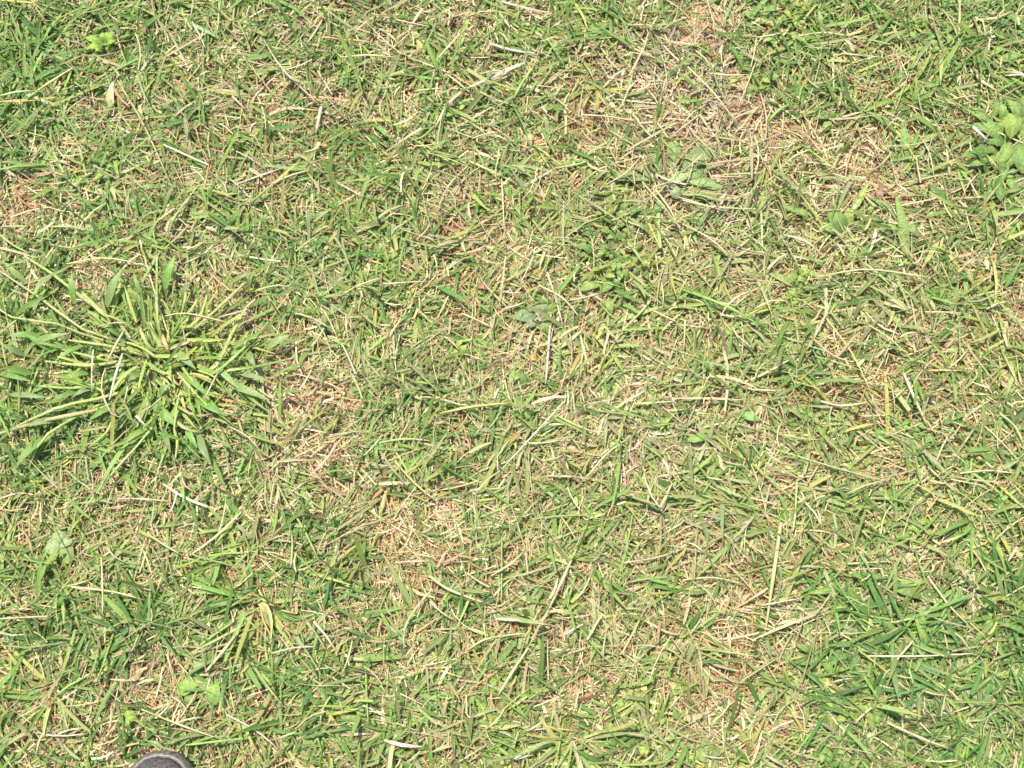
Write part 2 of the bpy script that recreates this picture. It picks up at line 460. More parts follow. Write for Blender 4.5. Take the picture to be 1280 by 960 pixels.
def smooth_path(pts, n):
    pts = np.asarray(pts, float)
    if len(pts) == 2:
        t = np.linspace(0, 1, n)[:, None]
        return pts[0] * (1 - t) + pts[1] * t
    q = np.vstack([2 * pts[0] - pts[1], pts, 2 * pts[-1] - pts[-2]])
    seg = np.linalg.norm(np.diff(pts, axis=0), axis=1); cum = np.concatenate([[0], np.cumsum(seg)]); out = []
    for s in np.linspace(0, cum[-1], n):
        i = min(np.searchsorted(cum, s, 'right') - 1, len(seg) - 1); t = (s - cum[i]) / max(seg[i], 1e-9)
        p0, p1, p2, p3 = q[i], q[i + 1], q[i + 2], q[i + 3]
        out.append(0.5 * ((2 * p1) + (-p0 + p2) * t + (2 * p0 - 5 * p1 + 4 * p2 - p3) * t * t + (-p0 + 3 * p1 - 3 * p2 + p3) * t ** 3))
    return np.array(out)

def tube_mesh(name, path, rad, col, sides=5, flat=0.75):
    """closed tube; rad per ring; flattened a little in height"""
    path = np.asarray(path); n = len(path)
    tan = np.gradient(path, axis=0); tan /= np.linalg.norm(tan, axis=1)[:, None] + 1e-9
    s = np.cross(tan, [0, 0, 1.0]); s /= np.linalg.norm(s, axis=1)[:, None] + 1e-9
    up = np.cross(s, tan)
    a = np.arange(sides) / sides * 2 * math.pi
    V = path[:, None, :] + rad[:, None, None] * (np.cos(a)[None, :, None] * s[:, None, :] + flat * np.sin(a)[None, :, None] * up[:, None, :])
    i = np.arange(n * sides).reshape(n, sides); j = np.roll(i, -1, 1)
    f4 = np.stack([i[:-1], j[:-1], j[1:], i[1:]], -1).reshape(-1, 4)
    f3 = [(0, k + 1, k) for k in range(1, sides - 1)]
    b = (n - 1) * sides
    f3 += [(b, b + k, b + k + 1) for k in range(1, sides - 1)]
    c = np.tile(col, (n, 1)) if np.ndim(col) == 1 else np.asarray(col)
    if len(c) == n: c = np.repeat(c, sides, 0)
    return mesh_np(name, V, f3, f4, c)

def ribbon_mesh(name, path, wid, col, fold=0.35, roll=0.0):
    path = np.asarray(path); n = len(path)
    tan = np.gradient(path, axis=0); tan /= np.linalg.norm(tan, axis=1)[:, None] + 1e-9
    s = np.cross(tan, [0, 0, 1.0]); s /= np.linalg.norm(s, axis=1)[:, None] + 1e-9
    up = np.cross(s, tan)
    rl = roll if np.ndim(roll) else np.full(n, roll)
    s2 = s * np.cos(rl)[:, None] + up * np.sin(rl)[:, None]; u2 = np.cross(s2, tan)
    hw = wid[:, None] * 0.5
    V = np.stack([path - s2 * hw + u2 * hw * fold, path, path + s2 * hw + u2 * hw * fold], 1)
    i = np.arange(n * 3).reshape(n, 3)
    f = np.stack([i[:-1, :-1], i[1:, :-1], i[1:, 1:], i[:-1, 1:]], -1).reshape(-1, 4)
    c = np.repeat(np.asarray(col).reshape(-1, 3) if np.ndim(col) > 1 else np.tile(col, (n, 1)), 3, 0)
    return mesh_np(name, V, None, f, c)

def jit_col(c, a=0.08):
    c = np.array(c) * (1 + rng.normal(0, a)) * (1 + rng.normal(0, a * 0.4, 3))
    return np.clip(c, 0.02, 0.85)

# ------------------------------------------------------------------ straw stalks and cut stems lying on the lawn
def stalk(pts, col='straw', wpx=3.0, kind=None, z=None, taper=0.7):
    length = sum(math.hypot(pts[i + 1][0] - pts[i][0], pts[i + 1][1] - pts[i][1]) for i in range(len(pts) - 1))
    zz = rng.uniform(0.014, 0.023, len(pts)) if z is None else z
    if z is None and math.hypot(pts[0][0] - 190, pts[0][1] - 455) < 110: zz = zz + 0.013
    if z is None and len(pts) > 2: zz[1:-1] += 0.004
    W3 = [P(p[0], p[1], h) for p, h in zip(pts, zz)]
    n = 5 if length < 60 else 7
    if len(pts) == 2 and length > 25:      # nothing that grew is quite straight
        a, b = W3; m = (a + b) / 2; d = b - a
        m = m + np.array([-d[1], d[0], 0]) * rng.normal(0, 0.05) + np.array([0, 0, abs(rng.normal(0, 0.002))])
        W3 = [a, m, b]
    path = smooth_path(W3, n)
    org = path[n // 2].copy()
    path = path - org
    r = wpx * MM * 0.40
    t = np.linspace(0, 1, n)
    c0 = jit_col(STALK_COL[col]); c1 = jit_col(STALK_COL[col] if rng.random() < 0.6 else STALK_COL['straw'], 0.1)
    cc = (c0[None] * (1 - t[:, None]) + c1[None] * t[:, None]) * (1 + rng.normal(0, 0.14, (n, 1)))
    green = col in ('pale_green', 'green', 'olive')
    if kind is None:
        kind = 'tube' if (wpx <= 3.2 or green) else ('ribbon' if rng.random() < 0.5 else 'tube')
    if kind == 'tube':
        rad = r * (1 - (1 - taper) * t) * (1 + rng.normal(0, 0.06, n))
        rad[0] *= 0.8; rad[-1] *= 0.6
        if n == 7: rad[3] *= 1.25                # a node of the stem
        me = tube_mesh('stalk', path, rad, cc)
        mat = M_STALK
    else:
        pr = np.interp(t, [0, 0.25, 0.7, 1], [0.55, 1, 0.85, 0.18])
        me = ribbon_mesh('stalk', path, 2 * r * pr * 1.1, cc, 0.45, np.linspace(0, rng.normal(0, 0.5), n) + rng.normal(0, 0.25))
        mat = M_GRASS if green else M_STRAW
    size = ('short' if length < 38 else ('mid-length' if length < 75 else 'long')) + (' thin' if wpx < 2.8 else (' thick' if wpx > 3.8 else ''))
    form = 'bent' if len(pts) > 2 else 'straight'
    mx = sum(p[0] for p in pts) / len(pts); my = sum(p[1] for p in pts) / len(pts)
    if green:
        o = add('green_stalk', me, mat, None, org)
        tag(o, '%s %s %s grass stalk %s' % (size, form, COLWORD[col], near(mx, my)), 'grass stalk', 'green grass stalks lying on the lawn')
    else:
        nm = 'straw_stalk' if kind == 'tube' else 'dry_blade'
        what = 'straw stalk' if kind == 'tube' else 'dry blade'
        o = add(nm, me, mat, None, org)
        tag(o, '%s %s %s %s %s' % (size, form, COLWORD[col], what, near(mx, my)), 'straw', 'dry straw lying on the lawn')
    AIM.append((o, pts[0], pts[-1]))
    return o

AIM = []
def Q(ox, oy, s, *pts):
    return [(ox + x / s, oy + y / s) for x, y in pts]

SL = []
def z1(c, w_, *p): SL.append((Q(0, 0, 3, *p), c, w_))
def z2(c, w_, *p): SL.append((Q(427, 0, 3, *p), c, w_))
def z3(c, w_, *p): SL.append((Q(853, 0, 3, *p), c, w_))
def z4(c, w_, *p): SL.append((Q(0, 320, 3, *p), c, w_))
def z5(c, w_, *p): SL.append((Q(427, 320, 3, *p), c, w_))
def z6(c, w_, *p): SL.append((Q(853, 320, 3, *p), c, w_))
def z7(c, w_, *p): SL.append((Q(0, 640, 3, *p), c, w_))
def z8(c, w_, *p): SL.append((Q(427, 640, 3, *p), c, w_))
def z9(c, w_, *p): SL.append((Q(853, 640, 3, *p), c, w_))

z1('tan', 2.5, (890, 185), (1050, 385)); z1('white', 2.5, (720, 80), (770, 180)); z1('pink', 3, (990, 150), (1060, 260), (1195, 390))
z1('white', 6, (1205, 400), (1185, 500)); z1('straw', 2, (1060, 265), (1075, 330)); z1('olive', 3.5, (440, 300), (540, 470), (640, 690))
z1('brown', 2.5, (730, 460), (770, 600)); z1('pink', 3, (890, 690), (1060, 630)); z1('green', 4, (940, 760), (1190, 630)); z1('straw', 3, (40, 815), (205, 775))
z1('straw', 2.5, (100, 700), (200, 770)); z1('tan', 2.5, (535, 260), (605, 100)); z1('green', 4.5, (100, 370), (280, 250)); z1('pale_green', 4, (0, 360), (130, 340))
z1('green', 4, (0, 880), (110, 950)); z1('orange', 3, (1205, 140), (1280, 150)); z1('green', 3.5, (827, 0), (815, 120)); z1('white', 3, (525, 900), (540, 960))
z1('straw', 3, (390, 40), (450, 85)); z1('white', 3.5, (530, 265), (580, 200)); z1('straw', 2, (845, 430), (860, 480)); z1('green', 3.5, (100, 850), (0, 850))
z1('pale_green', 3.5, (195, 850), (350, 865)); z1('green', 3.5, (620, 900), (715, 730)); z1('olive', 3, (240, 425), (330, 360)); z1('tan', 2, (490, 710), (475, 840))
z1('straw', 2.5, (60, 370), (95, 415)); z1('pink', 2.5, (870, 560), (1000, 640)); z1('straw', 3, (690, 940), (770, 905)); z1('straw', 2, (350, 480), (405, 420))
z1('pink', 4, (870, 360), (920, 410)); z1('olive', 3.5, (980, 435), (1080, 545)); z1('tan', 2, (760, 560), (785, 610)); z1('green', 3, (585, 800), (590, 950))

z2('pink', 3.5, (600, 5), (790, 50)); z2('white', 5, (555, 165), (725, 200)); z2('white', 6, (690, 235), (590, 275), (470, 330)); z2('straw', 6, (470, 330), (400, 390), (350, 480))
z2('straw', 2.5, (500, 285), (620, 265)); z2('straw', 3.5, (460, 110), (350, 230)); z2('orange', 3, (0, 148), (110, 160)); z2('tan', 3, (110, 50), (330, 100))
z2('straw', 4, (300, 480), (160, 575)); z2('pale_green', 4, (480, 605), (670, 695)); z2('white', 4, (660, 710), (800, 630)); z2('green', 4, (800, 630), (940, 600))
z2('straw', 3, (480, 615), (355, 800)); z2('pale_green', 3, (860, 720), (1110, 590)); z2('pale_green', 3, (1010, 830), (1150, 760)); z2('pale_green', 6, (130, 825), (230, 770))
z2('straw', 2.5, (600, 670), (610, 860)); z2('pale_green', 2.5, (1185, 60), (1130, 200)); z2('straw', 3.5, (980, 330), (1080, 250)); z2('straw', 3, (960, 390), (1060, 340))
z2('straw', 3, (1110, 455), (1200, 540)); z2('pale_green', 3, (280, 340), (380, 330)); z2('straw', 2.5, (730, 320), (850, 335)); z2('green', 4, (350, 470), (240, 530))
z2('straw', 3, (900, 430), (1110, 455)); z2('pink', 2.5, (960, 420), (1040, 380)); z2('straw', 2, (550, 90), (565, 160)); z2('straw', 2.5, (1180, 240), (1185, 350))
z2('tan', 2.5, (450, 440), (560, 520)); z2('straw', 2.5, (360, 350), (380, 390)); z2('tan', 2.5, (280, 900), (340, 830)); z2('pale_green', 3, (0, 215), (200, 215))
z2('pink', 3, (490, 520), (570, 500)); z2('tan', 3, (430, 290), (520, 340)); z2('green', 5, (645, 370), (730, 240)); z2('olive', 4, (520, 345), (650, 395))
z2('straw', 3, (1170, 700), (1280, 890)); z2('straw', 2.5, (1210, 820), (1110, 810)); z2('straw', 2.5, (590, 590), (580, 680)); z2('straw', 2, (1290, 700), (1320, 570))

z3('tan', 3, (290, 340), (315, 440), (310, 560)); z3('straw', 3, (410, 140), (630, 135)); z3('straw', 3, (20, 250), (210, 470)); z3('straw', 3, (280, 140), (400, 115))
z3('straw', 3.5, (1040, 0), (1035, 155)); z3('straw', 3.5, (1125, 70), (1140, 150)); z3('straw', 4, (1100, 75), (1240, 40)); z3('pink', 7, (1210, 278), (1290, 282))
z3('straw', 2.5, (860, 470), (945, 670)); z3('tan', 3.5, (690, 505), (740, 580)); z3('straw', 2.5, (590, 480), (570, 560)); z3('pale_green', 3, (480, 560), (360, 640))
z3('straw', 2.5, (1110, 650), (1050, 740)); z3('white', 3.5, (380, 880), (460, 900), (530, 960)); z3('straw', 3, (0, 750), (110, 775), (290, 785)); z3('pale_green', 4, (295, 790), (300, 960))
z3('straw', 3.5, (570, 690), (640, 715)); z3('straw', 3, (820, 770), (950, 745)); z3('olive', 4, (785, 570), (720, 640)); z3('white', 5, (725, 860), (700, 950))
z3('pink', 2.5, (110, 660), (230, 665)); z3('tan', 3, (0, 470), (90, 390)); z3('straw', 2.5, (890, 450), (980, 485)); z3('tan', 2.5, (1190, 640), (1120, 560))
z3('straw', 3, (600, 200), (750, 215)); z3('straw', 3.5, (150, 160), (150, 240)); z3('tan', 3, (50, 190), (110, 260)); z3('straw', 2.5, (100, 90), (40, 170))
z3('straw', 3, (820, 230), (845, 290)); z3('straw', 2.5, (860, 260), (890, 215)); z3('pink', 4, (600, 440), (670, 420)); z3('tan', 3, (580, 810), (640, 740))
z3('tan', 3, (480, 740), (530, 800)); z3('straw', 2.5, (210, 400), (280, 220)); z3('pink', 3, (90, 620), (210, 600)); z3('straw', 3, (560, 650), (700, 670))
z3('straw', 2.5, (1150, 390), (1135, 440)); z3('straw', 2.5, (1180, 880), (1280, 790)); z3('straw', 2.5, (1150, 240), (1140, 330)); z3('pale_green', 3.5, (100, 275), (240, 280))
z3('pale_green', 3, (380, 370), (375, 510)); z3('straw', 3, (0, 840), (180, 960)); z3('pale_green', 3, (240, 880), (330, 960)); z3('green', 5, (320, 460), (400, 390))

z4('straw', 2.5, (540, 0), (600, 200), (640, 320), (660, 400)); z4('white', 4.5, (465, 280), (430, 340), (395, 410)); z4('white', 4.5, (460, 365), (435, 440), (410, 540))
z4('straw', 2.5, (395, 420), (380, 500), (430, 605), (490, 570)); z4('straw', 3.5, (820, 430), (790, 490), (765, 540)); z4('tan', 2.5, (620, 225), (700, 215), (860, 250))
z4('straw', 2.5, (520, 590), (610, 525)); z4('straw', 2.5, (480, 490), (465, 550)); z4('white', 4, (510, 600), (550, 640)); z4('tan', 3, (370, 265), (480, 250))
z4('straw', 3, (1170, 340), (1215, 270)); z4('straw', 3, (1100, 440), (1200, 470)); z4('straw', 3, (1190, 490), (1150, 530)); z4('tan', 4, (1040, 770), (1180, 765))
z4('straw', 3, (1110, 320), (1140, 460)); z4('tan', 3, (970, 500), (1060, 545)); z4('orange', 4, (975, 645), (1030, 660)); z4('straw', 2.5, (985, 480), (1000, 570))
z4('straw', 3, (860, 640), (990, 750)); z4('straw', 2.5, (470, 850), (490, 890)); z4('white', 3, (640, 960), (665, 880)); z4('straw', 3, (0, 910), (150, 900))
z4('tan', 3, (680, 820), (740, 890)); z4('pale_green', 3.5, (960, 130), (1130, 130)); z4('pale_green', 3, (250, 30), (510, 25)); z4('straw', 3, (925, 190), (960, 160))
z4('straw', 3, (350, 350), (345, 510)); z4('pink', 3, (440, 910), (640, 920)); z4('straw', 2.5, (1030, 840), (1010, 950)); z4('pale_green', 3, (1080, 870), (1210, 950))
z4('pale_green', 4, (1090, 210), (1245, 275)); z4('green', 4, (0, 290), (110, 200)); z4('pink', 3, (820, 230), (930, 200)); z4('straw', 2.5, (780, 10), (810, 70))

z5('straw', 3, (615, 0), (605, 90), (590, 200)); z5('straw', 3, (720, 0), (670, 105)); z5('white', 3.5, (785, 210), (765, 480)); z5('straw', 3.5, (770, 60), (800, 150), (830, 260))
z5('yellow', 4.5, (370, 590), (490, 565), (635, 550)); z5('white', 2.5, (840, 540), (720, 670), (600, 800)); z5('pale_green', 2.5, (595, 805), (500, 890)); z5('straw', 3.5, (990, 600), (1140, 505))
z5('straw', 3, (1100, 555), (1250, 545)); z5('pale_green', 4, (1165, 160), (1040, 290)); z5('pale_green', 3, (200, 770), (350, 915)); z5('straw', 3, (155, 105), (325, 95))
z5('straw', 2.5, (630, 690), (590, 830)); z5('straw', 3.5, (860, 165), (970, 140)); z5('yellow', 6, (480, 740), (560, 700)); z5('straw', 3, (770, 825), (920, 835))
z5('straw', 3.5, (715, 280), (690, 375)); z5('straw', 3.5, (1190, 950), (1240, 850)); z5('tan', 3, (855, 290), (860, 420)); z5('straw', 3.5, (605, 200), (705, 165))
z5('pink', 3, (600, 130), (680, 135)); z5('pale_green', 3, (0, 145), (150, 80)); z5('orange', 4, (1070, 655), (1110, 640)); z5('pink', 5, (140, 855), (260, 850))
z5('straw', 3, (450, 215), (570, 270)); z5('tan', 3, (380, 300), (440, 350)); z5('straw', 2.5, (290, 150), (295, 200)); z5('straw', 3, (0, 750), (60, 750))
z5('straw', 3, (690, 700), (820, 690)); z5('straw', 3, (740, 110), (900, 240)); z5('straw', 2.5, (1200, 100), (1205, 190)); z5('olive', 4, (810, 600), (960, 665))
z5('straw', 2.5, (900, 510), (915, 590)); z5('green', 3.5, (140, 700), (330, 692)); z5('pale_green', 3, (920, 830), (1080, 680)); z5('straw', 3, (600, 780), (640, 760))
z5('straw', 2.5, (220, 290), (222, 500)); z5('olive', 4, (40, 450), (90, 570)); z5('straw', 2.5, (770, 540), (840, 500)); z5('straw', 2.5, (780, 330), (795, 260))

z6('green', 5, (0, 125), (170, 190), (310, 270)); z6('pale_green', 3, (0, 155), (110, 195)); z6('straw', 4.5, (100, 450), (190, 460), (280, 495)); z6('straw', 4, (0, 535), (100, 535), (220, 540))
z6('yellow', 3, (530, 220), (640, 370), (710, 520)); z6('pale_green', 2.5, (700, 260), (780, 310), (840, 370)); z6('white', 4.5, (830, 440), (870, 530), (920, 640)); z6('pale_green', 3, (545, 70), (700, 50), (930, 80))
z6('green', 2.5, (350, 725), (560, 790), (780, 850)); z6('pale_green', 4, (1190, 590), (1280, 710)); z6('pale_green', 3.5, (920, 790), (1030, 890)); z6('pink', 3.5, (270, 200), (400, 170))
z6('pink', 4, (500, 540), (690, 550)); z6('tan', 3.5, (480, 300), (560, 370), (640, 400)); z6('straw', 3, (690, 0), (680, 80)); z6('straw', 3, (910, 210), (1050, 215))
z6('pale_green', 4, (430, 840), (425, 960)); z6('straw', 2.5, (710, 520), (760, 640)); z6('straw', 3, (600, 460), (690, 470)); z6('straw', 2.5, (180, 250), (210, 310))
z6('tan', 4, (540, 520), (580, 490)); z6('straw', 3, (470, 850), (520, 770)); z6('straw', 3, (310, 0), (310, 90)); z6('straw', 2.5, (10, 240), (5, 350))
z6('white', 5, (1010, 940), (1060, 930)); z6('straw', 4, (1140, 200), (1220, 170)); z6('pale_green', 2.5, (800, 530), (840, 490)); z6('tan', 3, (1090, 650), (1060, 700))
z6('straw', 3, (670, 600), (780, 595)); z6('straw', 3, (150, 840), (90, 830)); z6('pale_green', 3, (270, 470), (310, 400)); z6('straw', 3, (700, 900), (715, 860))
z6('straw', 3, (1040, 815), (1250, 815)); z6('pale_green', 3.5, (380, 670), (520, 690)); z6('straw', 3, (1000, 420), (1070, 350)); z6('olive', 3.5, (620, 890), (760, 840))

z7('straw', 3.5, (905, 0), (800, 100), (680, 185)); z7('straw', 3, (380, 170), (385, 380)); z7('white', 4, (1175, 410), (1265, 530)); z7('straw', 5, (885, 460), (830, 530), (770, 600))
z7('straw', 3, (610, 580), (580, 710)); z7('pale_green', 3, (310, 285), (430, 300), (540, 330)); z7('olive', 3.5, (530, 740), (680, 800), (820, 850)); z7('green', 4, (690, 875), (820, 860), (950, 845))
z7('pink', 3, (850, 760), (960, 820), (1040, 885)); z7('straw', 2.5, (865, 680), (880, 750)); z7('green', 3.5, (1100, 0), (1190, 170)); z7('straw', 2.5, (380, 800), (370, 960))
z7('straw', 3, (190, 790), (150, 850), (130, 930)); z7('yellow', 4, (970, 290), (1015, 390), (1015, 490)); z7('olive', 4, (520, 460), (450, 600)); z7('green', 3.5, (1240, 690), (1200, 800))
z7('straw', 3, (640, 690), (700, 740)); z7('pink', 3, (160, 835), (330, 830)); z7('straw', 3, (0, 400), (200, 390)); z7('straw', 3, (750, 770), (640, 800))
z7('green', 4, (260, 640), (350, 600)); z7('straw', 2.5, (610, 230), (590, 290)); z7('green', 4, (780, 165), (940, 155)); z7('green', 4, (210, 690), (320, 620))
z7('straw', 3, (1040, 850), (1110, 825)); z7('pale_green', 3, (1020, 530), (1180, 505)); z7('straw', 3, (400, 130), (470, 190)); z7('straw', 2.5, (1095, 80), (1090, 210))
z7('straw', 3, (1190, 160), (1225, 70)); z7('straw', 3, (620, 0), (615, 50)); z7('green', 4.5, (750, 500), (880, 410)); z7('straw', 2.5, (330, 770), (360, 830))
z7('tan', 3, (70, 770), (160, 720)); z7('pale_green', 3.5, (550, 80), (680, 160)); z7('straw', 3, (0, 375), (120, 365)); z7('pink', 3, (930, 690), (1020, 660))

z8('pale_green', 4, (690, 140), (640, 190), (560, 240)); z8('pale_green', 4.5, (880, 140), (830, 250), (775, 370)); z8('straw', 4, (775, 370), (740, 430), (700, 510)); z8('pale_green', 4.5, (700, 510), (640, 600), (580, 700))
z8('pale_green', 4.5, (330, 240), (400, 290), (560, 350)); z8('straw', 3, (330, 335), (440, 415)); z8('pale_green', 4, (340, 290), (280, 360), (235, 440), (235, 530)); z8('straw', 3, (1060, 190), (1280, 140))
z8('straw', 3.5, (1110, 390), (1220, 450), (1280, 458)); z8('straw', 3, (1050, 380), (1120, 385)); z8('straw', 2.5, (825, 20), (880, 110)); z8('pink', 5, (160, 855), (300, 880))
z8('pale_green', 3.5, (470, 520), (530, 480), (600, 465), (690, 455)); z8('tan', 3, (690, 820), (890, 822)); z8('brown', 3.5, (380, 190), (470, 145)); z8('tan', 3, (1190, 290), (1210, 440))
z8('pale_green', 3, (0, 610), (40, 480)); z8('white', 5, (640, 925), (720, 912)); z8('white', 5, (955, 795), (985, 830)); z8('pink', 4, (580, 400), (700, 405))
z8('straw', 3, (540, 815), (610, 740)); z8('pink', 3, (360, 210), (410, 130)); z8('straw', 3, (200, 190), (330, 185)); z8('straw', 3.5, (130, 265), (210, 262))
z8('straw', 3, (880, 330), (930, 250)); z8('straw', 3, (690, 150), (700, 250)); z8('tan', 3, (1100, 130), (1170, 90)); z8('straw', 3.5, (920, 480), (980, 380))
z8('straw', 3, (760, 215), (830, 170)); z8('green', 3, (600, 100), (600, 340)); z8('green', 3, (90, 590), (100, 800)); z8('orange', 3, (300, 920), (330, 960))
z8('straw', 3, (980, 560), (1000, 420)); z8('straw', 2.5, (850, 530), (930, 505)); z8('straw', 3, (1110, 40), (1140, 10)); z8('pink', 4, (0, 835), (100, 832))
z8('straw', 3, (1110, 950), (1180, 895)); z8('pale_green', 3, (430, 940), (530, 880)); z8('straw', 2.5, (900, 630), (905, 700)); z8('straw', 3, (870, 760), (900, 640))

z9('pale_green', 5.5, (370, 40), (340, 250), (310, 460)); z9('straw', 3.5, (425, 0), (415, 75)); z9('tan', 4, (500, 385), (400, 420), (260, 480)); z9('pink', 3, (690, 540), (900, 540), (1110, 530))
z9('straw', 4.5, (770, 790), (900, 850), (1010, 890)); z9('straw', 3, (0, 110), (80, 150)); z9('straw', 3.5, (320, 285), (200, 360)); z9('pink', 3, (300, 350), (440, 325))
z9('straw', 4, (310, 910), (400, 960)); z9('yellow', 5, (580, 362), (645, 362)); z9('yellow', 3.5, (960, 640), (1050, 720)); z9('straw', 3, (530, 400), (560, 490))
z9('straw', 3, (1280, 205), (1210, 235), (1170, 315)); z9('tan', 3.5, (920, 240), (1000, 350), (1080, 430)); z9('tan', 2.5, (160, 190), (290, 330)); z9('pale_green', 3.5, (610, 195), (770, 185))
z9('straw', 3, (1000, 440), (1080, 520)); z9('straw', 3, (910, 640), (970, 600)); z9('tan', 3, (900, 670), (1010, 690)); z9('straw', 3, (1020, 750), (1110, 720))
z9('straw', 3, (0, 255), (230, 270)); z9('straw', 3, (30, 460), (70, 400)); z9('straw', 3, (100, 580), (190, 640)); z9('green', 3.5, (410, 930), (490, 820))
z9('olive', 4, (660, 20), (740, 80)); z9('straw', 2.5, (235, 150), (240, 60)); z9('tan', 3.5, (580, 450), (650, 490)); z9('straw', 3, (560, 640), (640, 625))
z9('straw', 2.5, (850, 590), (870, 680)); z9('straw', 3, (740, 650), (820, 665)); z9('tan', 3, (1060, 110), (1150, 250)); z9('straw', 2.5, (1000, 30), (970, 120))
z9('pale_green', 3, (100, 800), (190, 700)); z9('straw', 2.5, (490, 390), (560, 300)); z9('straw', 3, (890, 790), (940, 840)); z9('pink', 2.5, (70, 910), (170, 920))
for pts, c, w_ in SL:
    stalk(pts, c, w_)

# ------------------------------------------------------------------ blades as parts (shared meshes, coloured through the object)
def blade_proto(kind):
    n = 6
    t = np.linspace(0, 1, n)
    bend = rng.uniform(-1.1, -0.1); sw = rng.normal(0, 0.16)
    pts = [np.zeros(3)]
    for k in range(n - 1):
        tt = (k + 0.5) / (n - 1); a = sw * tt; p = -bend * 0.35 + bend * tt
        pts.append(pts[-1] + np.array([math.cos(p) * math.cos(a), math.cos(p) * math.sin(a), math.sin(p)]) / (n - 1))
    path = np.array(pts)
    if kind == 'cut':
        pr = np.interp(t, [0, .3, .7, 1], [.6, 1, .95, .65])
    elif kind == 'dry_tip':
        pr = np.interp(t, [0, .3, .7, 1], [.6, 1, .75, .12])
    else:
        pr = np.interp(t, [0, .25, .6, 1], [.55, 1, .85, .06])
    c = np.ones((n, 3))
    c[0] = (1.5, 1.25, 1.5)
    if kind == 'dry_tip': c[-1] = (2.6, 1.6, 2.2); c[-2] = (1.5, 1.15, 1.2)
    me = ribbon_mesh('blade', path, pr * 0.13, c, 0.3, np.linspace(0, rng.normal(0, 0.5), n))
    # width axis is separate so instances may be scaled in width
    return me
def proto_set():
    out = []
    for k in range(30):
        me = blade_proto(['cut', 'point', 'point', 'dry_tip'][k % 4])
        me.materials.append(M_GRASS); out.append(me)
    return out
BLADES = proto_set()

def blade_obj(parent, loc, az, pitch, L, W, col, roll=0.0, name='blade'):
    me = BLADES[rng.integers(len(BLADES))]
    o = bpy.data.objects.new(name, me)
    o.parent = parent; o.location = loc
    o.rotation_euler = (roll, -pitch, az)
    o.scale = (L, W / 0.13, L)
    o.color = (*col, 1)
    C.objects.link(o)
    return o

NUM = ['no', 'one', 'two', 'three', 'four', 'five', 'six', 'seven', 'eight', 'nine', 'ten', 'eleven', 'twelve']
def green_word(c):
    r, g, b = c
    if r / g > 0.78: return 'yellowish green' if b / g < 0.45 else 'greyish green'
    if g < 0.24: return 'dark green'
    return 'mid green' if g < 0.32 else 'light green'

def sprig(px, py, n, col, Lr=(22, 48), Wr=(3.2, 5.2), head=0.0, spread=math.pi, pit=(0.05, 0.6)):
    p = P(px, py, 0.0)
    e = empty('grass_sprig', p)
    for k in range(n):
        a = head + (2 * (k + rng.uniform(0.15, 0.85)) / n - 1) * spread
        L = rng.uniform(*Lr) * MM; W = rng.uniform(*Wr) * MM
        blade_obj(e, (rng.normal(0, 0.002), rng.normal(0, 0.002), rng.uniform(0.004, 0.011)), a, rng.uniform(*pit), L, W, jit_col(col, 0.13), rng.normal(0, 0.35))
    shape = 'one-sided' if spread < 1.1 else ('fan-shaped' if spread < 2.1 else 'star-shaped')
    tag(e, '%s grass sprig of %s %s blades %s' % (shape, NUM[n], green_word(col), near(px, py)), 'grass', 'grass sprigs scattered over the lawn')
    return e

